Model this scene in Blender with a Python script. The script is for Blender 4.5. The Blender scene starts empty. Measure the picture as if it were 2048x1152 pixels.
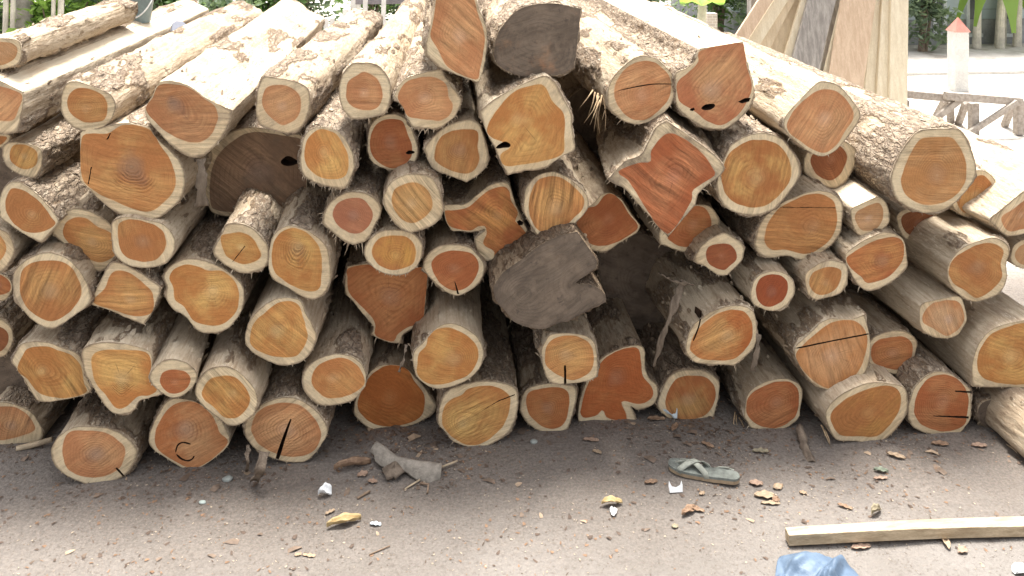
import bpy, bmesh, math, random
import numpy as np
from mathutils import Vector, Matrix, geometry

scene = bpy.context.scene
R = math.radians
rnd = random.Random(7)

# ---------------------------------------------------------------- camera
CAM_H = 1.75
F = 1706.7                                   # focal length in pixels of the 2048 px wide photograph
HORIZON = -190.0                             # its eye level lies above the frame: the upright things in it do not converge,
YAW = math.atan((1024 - 860) / F)            # so the lens is level and shifted down; log trunks run to (860, -190)
cam_data = bpy.data.cameras.new("camera")
cam = bpy.data.objects.new("camera", cam_data)
scene.collection.objects.link(cam)
cam_data.sensor_width = 36.0
cam_data.lens = 36.0 * F / 2048.0
cam_data.clip_start = 0.05
cam_data.clip_end = 600.0
cam.location = (0, 0, CAM_H)
cam_data.shift_y = -(576 - HORIZON) / 2048.0
cam.rotation_euler = (math.pi / 2, 0, -YAW)
scene.camera = cam

# ---------------------------------------------------------------- sky, sun, exposure
SUN_EL, SUN_AZ = R(79), R(10)                 # high, behind the pile; azimuth from +Y towards +X
world = bpy.data.worlds.new("World")
scene.world = world
world.use_nodes = True
wn, wl = world.node_tree.nodes, world.node_tree.links
wn.clear()
sky = wn.new("ShaderNodeTexSky")
sky.sky_type = 'NISHITA'
sky.sun_disc = False
sky.sun_elevation = SUN_EL
sky.sun_rotation = SUN_AZ
sky.dust_density = 6.0
sky.air_density = 1.0
sky.ozone_density = 1.0
bg = wn.new("ShaderNodeBackground")
bg.inputs[1].default_value = 0.15
wo = wn.new("ShaderNodeOutputWorld")
hs = wn.new("ShaderNodeHueSaturation")            # thin bright overcast: paler than a clear sky
hs.inputs["Saturation"].default_value = 0.18
wl.new(sky.outputs[0], hs.inputs["Color"])
wl.new(hs.outputs[0], bg.inputs[0])
wl.new(bg.outputs[0], wo.inputs[0])

sun_data = bpy.data.lights.new("sun", 'SUN')
sun_data.energy = 4.0
sun_data.angle = R(13)
sun_data.color = (1.0, 0.955, 0.88)
sun = bpy.data.objects.new("sun", sun_data)
scene.collection.objects.link(sun)
sdir = Vector((math.sin(SUN_AZ) * math.cos(SUN_EL), math.cos(SUN_AZ) * math.cos(SUN_EL), math.sin(SUN_EL)))
sun.rotation_euler = sdir.to_track_quat('Z', 'Y').to_euler()
sun.location = (0, 6, 10)

scene.view_settings.view_transform = 'Standard'
scene.view_settings.look = 'None'
scene.view_settings.gamma = 1.0
scene.view_settings.exposure = 1.17

# ---------------------------------------------------------------- geometry helpers
CR = cam.rotation_euler.to_matrix()
CO = Vector(cam.location)

def ray(u, v):
    return CR @ Vector(((u - 1024) / F, -(v - HORIZON) / F, -1.0))

def at(u, v, Y):
    d = ray(u, v)
    return CO + d * (Y / d.y)

def gnd(u, v, z=0.0):
    d = ray(u, v)
    return CO + d * ((z - CAM_H) / d.z)

def on_plane(u, v, p, n):
    d = ray(u, v)
    return CO + d * ((p - CO).dot(n) / d.dot(n))

_perm = np.random.RandomState(3).permutation(1024)
_grad = np.random.RandomState(4).normal(size=(1024, 3))
_grad /= np.linalg.norm(_grad, axis=1)[:, None]

def pnoise(p):
    """gradient noise, p is (n, 3); about -0.7..0.7"""
    p = np.asarray(p, float)
    i = np.floor(p).astype(int)
    f = p - i
    w = f * f * f * (f * (f * 6 - 15) + 10)
    out = np.zeros(len(p))
    for dx in (0, 1):
        for dy in (0, 1):
            for dz in (0, 1):
                h = _perm[(_perm[(_perm[(i[:, 0] + dx) & 1023] + i[:, 1] + dy) & 1023] + i[:, 2] + dz) & 1023]
                g = _grad[h]
                d = g[:, 0] * (f[:, 0] - dx) + g[:, 1] * (f[:, 1] - dy) + g[:, 2] * (f[:, 2] - dz)
                wx = w[:, 0] if dx else 1 - w[:, 0]
                wy = w[:, 1] if dy else 1 - w[:, 1]
                wz = w[:, 2] if dz else 1 - w[:, 2]
                out += d * wx * wy * wz
    return out

def fbm(p, oct=3):
    p = np.asarray(p, float)
    s, a = np.zeros(len(p)), 1.0
    for k in range(oct):
        s += a * pnoise(p * 2 ** k + 17.3 * k)
        a *= 0.5
    return s

def smooth(x, a, b):
    t = np.clip((x - a) / (b - a), 0, 1)
    return t * t * (3 - 2 * t)

def link(o, parent=None):
    scene.collection.objects.link(o)
    if parent is not None:
        o.parent = parent
    return o

def mesh_obj(name, verts, faces, mat=None, parent=None, smooth_shade=True, attrs=None, origin=None):
    """verts in world space (or the parent's space if origin is given); faces as lists of indices or an (n,k) array"""
    me = bpy.data.meshes.new(name)
    v = np.asarray(verts, float).reshape(-1, 3)
    if origin is not None:
        v = v - np.asarray(origin, float)
    me.from_pydata(v.tolist(), [], faces.tolist() if isinstance(faces, np.ndarray) else faces)
    if attrs:
        for k, a in attrs.items():
            a = np.asarray(a, float)
            if a.ndim == 1:
                at_ = me.attributes.new(k, 'FLOAT', 'POINT')
                at_.data.foreach_set('value', a.astype(np.float32))
            else:
                at_ = me.attributes.new(k, 'FLOAT_VECTOR', 'POINT')
                at_.data.foreach_set('vector', a.astype(np.float32).ravel())
    if smooth_shade:
        me.polygons.foreach_set('use_smooth', [True] * len(me.polygons))
    me.update()
    if mat:
        me.materials.append(mat)
    o = bpy.data.objects.new(name, me)
    return link(o, parent)

def thing(o, label, cat, group=None, kind=None):
    o["label"] = label
    o["category"] = cat
    if group:
        o["group"] = group
    if kind:
        o["kind"] = kind
    return o

def empty(name, loc, rot=(0, 0, 0)):
    o = bpy.data.objects.new(name, None)
    o.empty_display_size = 0.05
    o.location = loc
    o.rotation_euler = rot
    return link(o)

class MB:
    """collects boxes, tubes and loose faces into one mesh"""
    def __init__(self):
        self.v, self.f = [], []
    def add(self, verts, faces):
        b = len(self.v)
        self.v += [tuple(x) for x in verts]
        self.f += [[i + b for i in f] for f in faces]
    def box(self, c, s, rot=None):
        c = Vector(c)
        vs = []
        for x in (-1, 1):
            for y in (-1, 1):
                for z in (-1, 1):
                    p = Vector((x * s[0] / 2, y * s[1] / 2, z * s[2] / 2))
                    if rot is not None:
                        p = rot @ p
                    vs.append(c + p)
        self.add(vs, [[0, 1, 3, 2], [4, 6, 7, 5], [0, 4, 5, 1], [2, 3, 7, 6], [0, 2, 6, 4], [1, 5, 7, 3]])
    def beam(self, a, b, w, t, up=(0, 0, 1)):
        a, b = Vector(a), Vector(b)
        d = (b - a).normalized()
        s = d.cross(Vector(up)).normalized()
        n = s.cross(d).normalized()
        vs = [p + s * (w / 2 * i) + n * (t / 2 * j) for p in (a, b) for i, j in ((-1, -1), (1, -1), (1, 1), (-1, 1))]
        self.add(vs, [[3, 2, 1, 0], [4, 5, 6, 7], [0, 1, 5, 4], [1, 2, 6, 5], [2, 3, 7, 6], [3, 0, 4, 7]])
    def tube(self, pts, radii, n=8, cap=True):
        pts = [Vector(p) for p in pts]
        if not hasattr(radii, '__len__'):
            radii = [radii] * len(pts)
        b = len(self.v)
        up = Vector((0.13, 0.31, 0.94)).normalized()
        for i, p in enumerate(pts):
            d = (pts[min(i + 1, len(pts) - 1)] - pts[max(i - 1, 0)]).normalized()
            s = d.cross(up)
            if s.length < 1e-3:
                s = d.cross(Vector((1, 0, 0)))
            s.normalize()
            t = s.cross(d)
            for k in range(n):
                a = 2 * math.pi * k / n
                self.v.append(tuple(p + (s * math.cos(a) + t * math.sin(a)) * radii[i]))
        for i in range(len(pts) - 1):
            for k in range(n):
                self.f.append([b + i * n + k, b + i * n + (k + 1) % n, b + (i + 1) * n + (k + 1) % n, b + (i + 1) * n + k])
        if cap:
            self.f.append([b + k for k in range(n)][::-1])
            self.f.append([b + (len(pts) - 1) * n + k for k in range(n)])
    def build(self, name, mat, parent=None, origin=None, smooth_shade=False, bevel=0.0):
        o = mesh_obj(name, self.v, self.f, mat, parent, smooth_shade, origin=origin)
        if bevel:
            m = o.modifiers.new("bevel", 'BEVEL')
            m.width = bevel
            m.segments = 2
            m.limit_method = 'ANGLE'
        return o

# ---------------------------------------------------------------- material helpers
class NT:
    def __init__(self, name):
        self.m = bpy.data.materials.new(name)
        self.m.use_nodes = True
        self.t = self.m.node_tree
        self.t.nodes.clear()
        self.out = self.n("ShaderNodeOutputMaterial")
        self.b = self.n("ShaderNodeBsdfPrincipled")
        self.link(self.b.outputs[0], self.out.inputs[0])
        self.b.inputs['Roughness'].default_value = 0.8
        self.b.inputs['Specular IOR Level'].default_value = 0.25
    def n(self, t, **kw):
        x = self.t.nodes.new(t)
        for k, v in kw.items():
            setattr(x, k, v)
        return x
    def link(self, a, b):
        self.t.links.new(a, b)
    def put(self, sock, v):
        if isinstance(v, bpy.types.NodeSocket):
            self.link(v, sock)
        else:
            if hasattr(sock.default_value, '__len__') and not hasattr(v, '__len__'):
                v = [v] * len(sock.default_value)
            if hasattr(v, '__len__') and len(v) == 3 and len(sock.default_value) == 4:
                v = (*v, 1)
            sock.default_value = v
    def math(self, op, a, b=0.0, c=0.0, clamp=False):
        x = self.n("ShaderNodeMath", operation=op, use_clamp=clamp)
        self.put(x.inputs[0], a)
        self.put(x.inputs[1], b)
        self.put(x.inputs[2], c)
        return x.outputs[0]
    def vmath(self, op, a, b=(0, 0, 0)):
        x = self.n("ShaderNodeVectorMath", operation=op)
        self.put(x.inputs[0], a)
        if op == 'SCALE':
            self.put(x.inputs[3], b)
        else:
            self.put(x.inputs[1], b)
        return x.outputs[0]
    def mix(self, f, a, b, mode='MIX'):
        x = self.n("ShaderNodeMix", data_type='RGBA', blend_type=mode)
        self.put(x.inputs[0], f)
        self.put(x.inputs[6], a)
        self.put(x.inputs[7], b)
        return x.outputs[2]
    def ramp(self, f, a, b, c=0.0, d=1.0):
        x = self.n("ShaderNodeMapRange", interpolation_type='SMOOTHSTEP')
        self.put(x.inputs[0], f)
        for i, v in enumerate((a, b, c, d)):
            self.put(x.inputs[i + 1], v)
        return x.outputs[0]
    def noise(self, vec, scale, detail=3.0, rough=0.55, col=False):
        x = self.n("ShaderNodeTexNoise")
        self.put(x.inputs['Vector'], vec)
        self.put(x.inputs['Scale'], scale)
        x.inputs['Detail'].default_value = detail
        x.inputs['Roughness'].default_value = rough
        return x.outputs[1] if col else x.outputs[0]
    def voronoi(self, vec, scale, feature='F1'):
        x = self.n("ShaderNodeTexVoronoi", feature=feature)
        self.put(x.inputs['Vector'], vec)
        self.put(x.inputs['Scale'], scale)
        return x.outputs[0]
    def attr(self, name, kind='GEOMETRY', out=2):
        x = self.n("ShaderNodeAttribute", attribute_type=kind, attribute_name=name)
        return x.outputs[out]                 # 0 colour, 1 vector, 2 factor
    def obj(self):
        return self.n("ShaderNodeTexCoord").outputs['Object']
    def bump(self, h, strength=0.5, dist=0.01):
        x = self.n("ShaderNodeBump")
        x.inputs['Strength'].default_value = strength
        x.inputs['Distance'].default_value = dist
        self.put(x.inputs['Height'], h)
        self.link(x.outputs[0], self.b.inputs['Normal'])
    def done(self, col, rough=None):
        self.put(self.b.inputs['Base Color'], col)
        if rough is not None:
            self.put(self.b.inputs['Roughness'], rough)
        return self.m

def simple(name, col, var=0.25, scale=8.0, rough=0.7, bump=0.0, stretch=(1, 1, 1), col2=None, spec=0.25):
    t = NT(name)
    P = t.vmath('MULTIPLY', t.obj(), stretch)
    n = t.noise(P, scale, 5.0, 0.6)
    f = t.ramp(n, 0.3, 0.7)
    a = tuple(c * (1 - var) for c in col)
    b = col2 if col2 else tuple(min(1, c * (1 + var)) for c in col)
    c = t.mix(f, a, b)
    fine = t.noise(P, scale * 9, 3.0)
    c = t.mix(t.ramp(fine, 0.35, 0.75, 0.0, 0.35), c, tuple(x * 0.6 for x in col))
    if bump:
        t.bump(t.math('ADD', n, t.math('MULTIPLY', fine, 0.4)), bump, 0.01)
    t.b.inputs['Specular IOR Level'].default_value = spec
    return t.done(c, rough)

def cut_wood(name, heart):
    t = NT(name)
    seed = t.attr("seed", 'OBJECT')
    cs = t.n("ShaderNodeCombineXYZ")
    t.put(cs.inputs[0], t.math('MULTIPLY', seed, 3.1))
    t.put(cs.inputs[1], t.math('MULTIPLY', seed, 1.7))
    t.put(cs.inputs[2], seed)
    P = t.vmath('ADD', t.obj(), cs.outputs[0])
    ring = t.attr("ring")
    polar = t.attr("polar", out=1)
    colA, colB = t.attr("colA", 'OBJECT', 1), t.attr("colB", 'OBJECT', 1)
    dirt = t.attr("dirt", 'OBJECT')  # weathered grey on most ends; painted shade on the added filler logs
    sawamp = t.attr("sawamp", 'OBJECT')
    sawang = t.attr("sawang", 'OBJECT')
    rings = t.attr("rings", 'OBJECT')
    pd, smudge, score = t.attr('pd', 'OBJECT'), t.attr('smudge', 'OBJECT'), t.attr('score', 'OBJECT')
    warp = t.noise(P, 14.0, 3.0)
    ph = t.math('ADD', t.math('MULTIPLY', ring, rings), t.math('MULTIPLY', warp, 1.4))
    lines = t.math('POWER', t.math('MULTIPLY_ADD', t.math('SINE', t.math('MULTIPLY', ph, 6.2832)), 0.5, 0.5), 2.5)
    lines2 = t.math('MULTIPLY_ADD', t.math('SINE', t.math('MULTIPLY', ph, 2.13 * 6.2832)), 0.5, 0.5)
    linev = t.ramp(t.noise(P, 11.0, 2.0), 0.4, 0.68)                       # rings fade in and out
    inner = t.ramp(ring, 0.35, 0.95, 1.0, 0.35)
    blotch = t.noise(P, 6.0, 4.0, 0.62)
    streak = t.noise(t.vmath('MULTIPLY', t.vmath('ADD', polar, cs.outputs[0]), (9, 9, 2.2)), 1.0, 4.0, 0.65)
    vr = t.n("ShaderNodeVectorRotate", rotation_type='Y_AXIS')
    t.put(vr.inputs['Vector'], P)
    t.put(vr.inputs['Angle'], sawang)
    bend = t.noise(P, 5.0, 1.0)
    sv = t.vmath('ADD', vr.outputs[0], t.vmath('SCALE', (0, 0, 1), t.math('MULTIPLY', bend, 0.05)))
    saw = t.noise(t.vmath('MULTIPLY', sv, (5.0, 1.0, 85.0)), 1.0, 3.0, 0.55)
    saw2 = t.noise(t.vmath('MULTIPLY', sv, (9.0, 1.0, 300.0)), 1.0, 2.0, 0.5)
    sawmask = t.ramp(t.noise(P, 6.0, 1.0), 0.32, 0.62, 0.25, 1.0)
    fine = t.noise(P, 420.0, 2.0)
    if heart:
        c = t.mix(t.ramp(blotch, 0.38, 0.62), colA, colB)
        edge = t.ramp(t.math('ADD', ring, t.math('MULTIPLY', blotch, 0.5)), 0.85, 1.3)
        c = t.mix(t.math('MULTIPLY', edge, 0.55), c, colA)
        lf = t.math('MULTIPLY', t.math('MULTIPLY', lines, linev), t.math('MULTIPLY', inner, 0.5))
        c = t.mix(lf, c, t.vmath('MULTIPLY', colA, (0.42, 0.36, 0.32)))
        lf2 = t.math('MULTIPLY', t.math('MULTIPLY', lines2, linev), 0.13)
        c = t.mix(lf2, c, t.vmath('MULTIPLY', colB, (1.4, 1.45, 1.6)))
        pith = t.ramp(t.math('ADD', ring, t.math('MULTIPLY', warp, 0.07)), 0.055, 0.10, 1.0, 0.0)
        halo = t.ramp(ring, 0.02, 0.42, 1.0, 0.0)
        c = t.mix(t.math('MULTIPLY', halo, t.ramp(blotch, .3, .6, .25, .62)), c, t.vmath('MULTIPLY', colB, (1.12, 1.28, 1.7)))
        c = t.mix(t.math('MULTIPLY', pith, pd), c, (0.72, 0.58, 0.38))
        sm = t.ramp(t.math('ADD', ring, t.math('MULTIPLY', t.math('SUBTRACT', warp, 0.5), 0.7)), 0.12, 0.5, 1.0, 0.0)
        c = t.mix(t.math('MULTIPLY', sm, smudge), c, (0.20, 0.125, 0.095))
        rc_ = t.noise(t.vmath('MULTIPLY', t.vmath('ADD', polar, cs.outputs[0]), (16, 16, 1.1)), 1.0, 2.0, 0.5)
        chk = t.math('MULTIPLY', t.ramp(rc_, 0.655, 0.70), t.math('MULTIPLY', t.ramp(ring, 0.75, 0.25), t.ramp(blotch, 0.4, 0.55)))
        c = t.mix(t.math('MULTIPLY', chk, 0.75), c, (0.12, 0.06, 0.03))
        ps = t.n("ShaderNodeSeparateXYZ")
        t.link(polar, ps.inputs[0])
        low = t.math('MULTIPLY', t.ramp(ps.outputs[1], -0.75, -0.35, 1.0, 0.0), t.math('MULTIPLY', t.ramp(ring, 0.1, 0.2), t.ramp(ring, 0.55, 0.68, 1.0, 0.0)))
        arcs = t.math('SINE', t.math('ADD', t.math('MULTIPLY', ring, 84.0), t.math('MULTIPLY', t.noise(P, 22.0, 3.0), 16.0)))
        arcs = t.math('MULTIPLY', t.math('MULTIPLY', arcs, low), score)
    else:
        c = t.mix(t.ramp(blotch, 0.35, 0.7), (0.72, 0.59, 0.395), (0.59, 0.45, 0.28))
        c = t.mix(t.math('MULTIPLY', lines, 0.10), c, (0.36, 0.25, 0.14))
        near = t.ramp(t.math('ADD', ring, t.math('MULTIPLY', warp, 0.3)), 1.1, 1.3, 0.45, 0.0)
        c = t.mix(near, c, t.vmath('MULTIPLY', colB, (1.15, 1.25, 1.4)))
        rim = t.ramp(t.math('ADD', ring, t.math('MULTIPLY', t.noise(P, 38.0, 5.0, 0.75), 0.42)), 1.93, 2.2, 0.0, 0.85)
        c = t.mix(rim, c, (0.20, 0.145, 0.10))
        mould = t.ramp(t.noise(P, 10.0, 4.0, 0.65), 0.53, 0.72, 0.0, 0.6)
        c = t.mix(mould, c, (0.33, 0.26, 0.19))
    gain = t.math('ADD', 1.0, t.math('MULTIPLY', t.math('SUBTRACT', streak, 0.5), 0.30 if heart else 0.30))
    sg = t.math('MULTIPLY', t.math('MULTIPLY', t.math('SUBTRACT', t.math('ADD', saw, t.math('MULTIPLY', saw2, 0.35)), 0.68), sawmask), sawamp)
    gain = t.math('ADD', gain, t.math('MULTIPLY', sg, 2.3))
    gain = t.math('ADD', gain, t.math('MULTIPLY', t.math('SUBTRACT', fine, 0.5), 0.35))
    rough = t.noise(t.vmath('MULTIPLY', sv, (35.0, 1.0, 170.0)), 1.0, 4.0, 0.7)
    gain = t.math('ADD', gain, t.math('MULTIPLY', t.math('SUBTRACT', rough, 0.5), 0.55))
    if heart:
        gain = t.math('ADD', gain, t.math('MULTIPLY', arcs, 0.16))
    c = t.vmath('SCALE', c, gain)
    grey = t.mix(t.ramp(t.noise(t.vmath('MULTIPLY', sv, (6, 1, 30)), 1.0, 4.0, 0.6), 0.3, 0.75), (0.105, 0.079, 0.059), (0.178, 0.136, 0.102))
    grey = t.mix(t.ramp(t.noise(P, 16.0, 5.0, 0.7), 0.42, 0.68), grey, (0.205, 0.155, 0.115))
    grey = t.mix(t.ramp(t.noise(P, 34.0, 5.0, 0.7), 0.56, 0.70, 0.0, 0.7), grey, (0.07, 0.055, 0.045))
    grey = t.mix(t.math('MULTIPLY', lines, t.math('MULTIPLY', linev, 0.35)), grey, (0.07, 0.055, 0.045))
    df = t.math('MULTIPLY', t.math('ADD', dirt, t.math('MULTIPLY', t.math('SUBTRACT', t.noise(P, 6.5, 5.0, 0.7), 0.5), 1.3)), t.ramp(dirt, 0.0, 0.12), clamp=True)
    c = t.mix(t.ramp(df, 0.3, 0.75), c, grey)
    h = t.math('ADD', t.math('MULTIPLY', t.math('ADD', saw, t.math('MULTIPLY', saw2, 0.5)), t.math('MULTIPLY', sawmask, t.math('ADD', sawamp, 0.12))),
               t.math('ADD', t.math('ADD', t.math('MULTIPLY', fine, 0.10), t.math('MULTIPLY', rough, 0.25)), t.math('MULTIPLY', lines, 0.06)))
    if heart:
        h = t.math('ADD', h, t.math('MULTIPLY', arcs, 0.2))
    t.bump(h, 0.85, 0.007)
    return t.done(c, 0.72)

M = {}
M['heart'] = cut_wood("heartwood", True)
M['sap'] = cut_wood("sapwood", False)

def bark_material():
    t = NT("bark")
    seed = t.attr("seed", 'OBJECT')
    cs = t.n("ShaderNodeCombineXYZ")
    t.put(cs.inputs[0], t.math('MULTIPLY', seed, 2.3))
    t.put(cs.inputs[1], seed)
    t.put(cs.inputs[2], t.math('MULTIPLY', seed, 1.3))
    P = t.vmath('ADD', t.obj(), cs.outputs[0])
    bm = t.attr("bm")
    bare = t.attr("bare")
    tone = t.attr('tone', 'OBJECT')
    fibre = t.noise(t.vmath('MULTIPLY', P, (110, 5, 110)), 1.0, 4.0, 0.6)
    blot = t.noise(t.vmath('MULTIPLY', P, (9, 3, 9)), 1.0, 4.0, 0.6)
    inner = t.mix(t.ramp(blot, 0.3, 0.7), (0.50, 0.40, 0.29), (0.66, 0.57, 0.44))
    inner = t.mix(t.ramp(fibre, 0.42, 0.72, 0.0, 0.5), inner, (0.30, 0.205, 0.125))
    stain = t.ramp(t.noise(t.vmath('MULTIPLY', P, (13, 4, 13)), 1.0, 5.0, 0.7), 0.5, 0.68, 0.0, 0.65)
    inner = t.mix(stain, inner, (0.28, 0.21, 0.155))
    plates = t.voronoi(t.vmath('ADD', t.vmath('MULTIPLY', P, (38, 13, 38)), t.vmath('SCALE', t.noise(P, 30.0, 3.0, col=True), 1.6)), 1.0, 'DISTANCE_TO_EDGE')
    crk = t.ramp(plates, 0.02, 0.16)
    bn = t.noise(t.vmath('MULTIPLY', P, (45, 16, 45)), 1.0, 5.0, 0.65)
    bark = t.mix(t.ramp(bn, 0.32, 0.7), (0.27, 0.21, 0.16), (0.50, 0.41, 0.32))
    bark = t.mix(t.math('MULTIPLY', t.math('SUBTRACT', 1.0, crk), 0.5), bark, (0.12, 0.088, 0.066))
    bark = t.mix(t.ramp(t.noise(P, 60.0, 4.0, 0.7), 0.5, 0.68, 0.0, 0.7), bark, (0.50, 0.40, 0.29))
    ragged = t.noise(t.vmath('MULTIPLY', P, (48, 17, 48)), 1.0, 6.0, 0.75)
    bm = t.math('ADD', bm, t.math('MULTIPLY', t.math('SUBTRACT', t.attr('crust', 'OBJECT'), 0.5), 0.45))
    f = t.math('ADD', t.math('MULTIPLY', bm, 0.8), t.math('MULTIPLY', t.math('SUBTRACT', ragged, 0.48), 2.0))
    f = t.ramp(f, 0.22, 0.62)
    edge = t.math('MULTIPLY', f, t.math('SUBTRACT', 1.0, f))
    c = t.mix(f, inner, bark)
    c = t.mix(t.math('MULTIPLY', edge, 1.8), c, (0.33, 0.19, 0.095))
    fl2 = t.noise(t.vmath('MULTIPLY', P, (95, 30, 95)), 1.0, 5.0, 0.75)
    web = t.ramp(t.attr('crust', 'OBJECT'), -0.6, 0.1, 0.3, 1.0)
    c = t.mix(t.math('MULTIPLY', web, t.ramp(fl2, 0.53, 0.66, 0.0, 0.65)), c, (0.32, 0.235, 0.165))
    c = t.mix(t.ramp(fl2, 0.44, 0.34, 0.0, 0.5), c, (0.70, 0.62, 0.50))
    sawn = t.mix(t.ramp(fibre, 0.3, 0.75), (0.68, 0.59, 0.45), (0.58, 0.475, 0.34))
    fl2 = t.noise(t.vmath('MULTIPLY', P, (95, 30, 95)), 1.0, 5.0, 0.75)
    web = t.ramp(t.attr('crust', 'OBJECT'), -0.6, 0.1, 0.3, 1.0)
    c = t.mix(t.math('MULTIPLY', web, t.ramp(fl2, 0.53, 0.66, 0.0, 0.65)), c, (0.32, 0.235, 0.165))
    c = t.mix(t.ramp(fl2, 0.44, 0.34, 0.0, 0.5), c, (0.70, 0.62, 0.50))
    sawn = t.mix(t.ramp(blot, 0.52, 0.72, 0.0, 0.6), sawn, (0.40, 0.28, 0.18))
    bf = t.ramp(t.math('SUBTRACT', bare, t.math('MULTIPLY', stain, 0.35)), 0.35, 0.6)
    c = t.vmath('MULTIPLY', c, t.mix(tone, (0.52, 0.475, 0.43), (1, 0.985, 0.96)))  # tone varies at random; low set values paint shade into some logs' bark
    c = t.mix(bf, c, sawn)
    h = t.math('ADD', t.math('MULTIPLY', t.math('ADD', t.math('MULTIPLY', crk, 0.55), bn), f), t.math('MULTIPLY', fibre, 0.4))
    h = t.math('ADD', h, t.math('MULTIPLY', fl2, 0.8))
    h = t.math('MULTIPLY', h, t.math('SUBTRACT', 1.0, t.math('MULTIPLY', bf, 0.6)))
    t.bump(h, 1.0, 0.012)
    return t.done(c, 0.85)

M['bark'] = bark_material()
M['fringe'] = simple("torn_fibre", (0.40, 0.29, 0.18), 0.4, 60.0, 0.9)
M['crack'] = simple("crack_dark", (0.045, 0.024, 0.014), 0.4, 40.0, 0.95)
# ---------------------------------------------------------------- the logs
# Every log: outline and heartwood of its sawn end as traced on enlarged tiles of the photograph
# (tile origin and scale below); the points are laid on the log's own end plane, in metres, and the trunk runs back from it.
TILES = dict(A=(0, 0, 2.881), B=(480, 0, 2.881), C=(840, 0, 2.881), D=(1160, 0, 2.881), E=(1528, 0, 2.881),
             F=(0, 380, 2.881), G=(400, 380, 2.881), H=(800, 380, 2.881), I=(1160, 380, 2.881), J=(1528, 380, 2.881),
             K=(0, 700, 2.548), L=(480, 700, 2.548), M=(960, 700, 2.548), N=(1400, 700, 2.548), O=(1600, 700, 2.549),
             S=(0, 0, 1.0))
COL = dict(o=((.41, .17, .06), (.51, .28, .105)), y=((.44, .185, .058), (.575, .345, .12)), r=((.365, .118, .044), (.47, .21, .085)),
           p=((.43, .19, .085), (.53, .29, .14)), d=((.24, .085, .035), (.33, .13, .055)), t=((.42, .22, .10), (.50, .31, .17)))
LOGS = []

def L(tile, outer, heart, pith, label, col='o', d=0.0, **k):
    def parse(s):
        out = []
        for w in s.split():
            c = w.endswith('*')
            x, y = w.rstrip('*').split(',')
            out.append((float(x), float(y), c))
        return out
    ox, oy, s = TILES[tile]
    cv = lambda p: (ox + p[0] / s, oy + p[1] / s, p[2] if len(p) > 2 else False)
    assert 4 <= len(label.replace('-', ' ').split()) , label
    (len(label.split()) > 16) and print('LONG', len(label.split()), label)
    LOGS.append(dict(outer=[cv(p) for p in parse(outer)], heart=[cv(p) for p in parse(heart)] if heart else None, pith=cv(pith),
                     label=label, col=col, d=d, cracks=[[cv(p) for p in parse(c)] for c in k.pop('cracks', [])], **k))

# --- top, left
L('A', "-150,330 -130,250 -60,222 60,222 115,240* 124,300 100,372 0,400 -120,390", "-120,330 -100,270 -40,245 50,245 95,270 98,310 70,350 0,375 -100,365", (-20, 310),
  "pale sunlit log with a ragged dark bark seam along its side, just below the bucket", 't', .05, bark=.5, dirt=.05, length=.90)
L('A', "-260,560 -170,452 -60,440 0,464* 135,530* 130,620 100,765* 0,775 -150,760", "-150,560 -60,500 0,497 125,545 105,630 75,690 0,695 -120,680", (-60, 600),
  "log with a broad flat white top on which the bucket stands", 'p', -.02, bark=.25)
L('A', "352,600 358,530 385,480 440,468 530,498 630,540 665,595 655,660 620,715 540,755 460,750 390,705 358,655",
  "387,590 400,545 440,510 500,508 570,535 610,575 618,640 590,695 500,705 440,680 400,640", (490, 635),
  "rounded log with an even orange heart directly above the small yellowish log", 'o', 0, bark=.4)
L('A', "12,880 25,830 80,818 160,830 225,850 243,890 235,970 205,1020 160,1025 80,990 25,935", "55,890 75,840 130,832 190,855 215,890 205,950 150,975 100,960 65,930", (140, 900),
  "small log with a light yellowish heart left of the biggest orange end", 'y', .02, bark=.6)
L('A', "-120,800 -60,770 0,768 60,780 40,830 0,850 -80,850", "-100,800 0,785 40,795 0,835 -70,830", (-30, 810),
  "sliver of an orange log wedged tight under the log carrying the bucket", 'o', .12)
L('A', "462,765* 463,1040* 520,1095 600,1175 700,1235 860,1268 940,1240 1030,1160 1062,1080 1062,1000 1030,920 960,850 890,785 862,735* 720,708 640,722 560,740 500,733",
  "470,800 470,1010 540,1095 640,1150 790,1210 880,1212 960,1150 1005,1090 1010,1010 980,920 920,830 860,745 720,718 620,770 530,770", (760, 960),
  "very large log with curved saw scores below its centre and a straight cut left side", 'o', -.02, bark=.35, sawamp=.55, sawang=-12, rings=11, smudge=.5, score=1.0,
  cracks=["612,805 622,803 640,768 633,766", "505,1060 512,1062 530,960 524,962"])
L('A', "835,630* 870,560 920,470* 985,465 1090,495 1180,560 1280,610 1340,635* 1325,700 1280,790 1200,880 1140,908 1080,900 1000,850 940,790 870,715 845,680",
  "840,630 880,560 920,490 1020,487 1100,510 1180,570 1235,610 1255,680 1220,770 1150,820 1060,810 960,760 890,700", (1000, 590),
  "large flat-topped log with a dusky smudge high on its heart", 'p', -.03, bark=.3, smudge=.65)
L('S', "405,330 430,285 490,255 560,262 600,270 613,300 613,432* 450,432 415,405", "425,335 450,295 500,265 560,270 605,280 610,300 609,424 560,424 440,422 420,395", (520, 345),
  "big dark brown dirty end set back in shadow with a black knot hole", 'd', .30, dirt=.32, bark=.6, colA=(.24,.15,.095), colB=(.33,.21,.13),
  cracks=["562,322 575,312 590,318 596,326 580,332 566,330"])
L('F', "-5,60 15,0 45,-35 110,-47 200,10 270,80 330,160 335,185* 240,305* 150,260 60,200 0,160 -5,120", "30,90 45,20 80,-10 150,10 230,70 290,150 320,195 260,235 170,245 100,210 55,160", (185, 135),
  "log with a pointed lower corner and leaf-shaped orange heart beneath the small pale log", 'o', 0, bark=.5)
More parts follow.
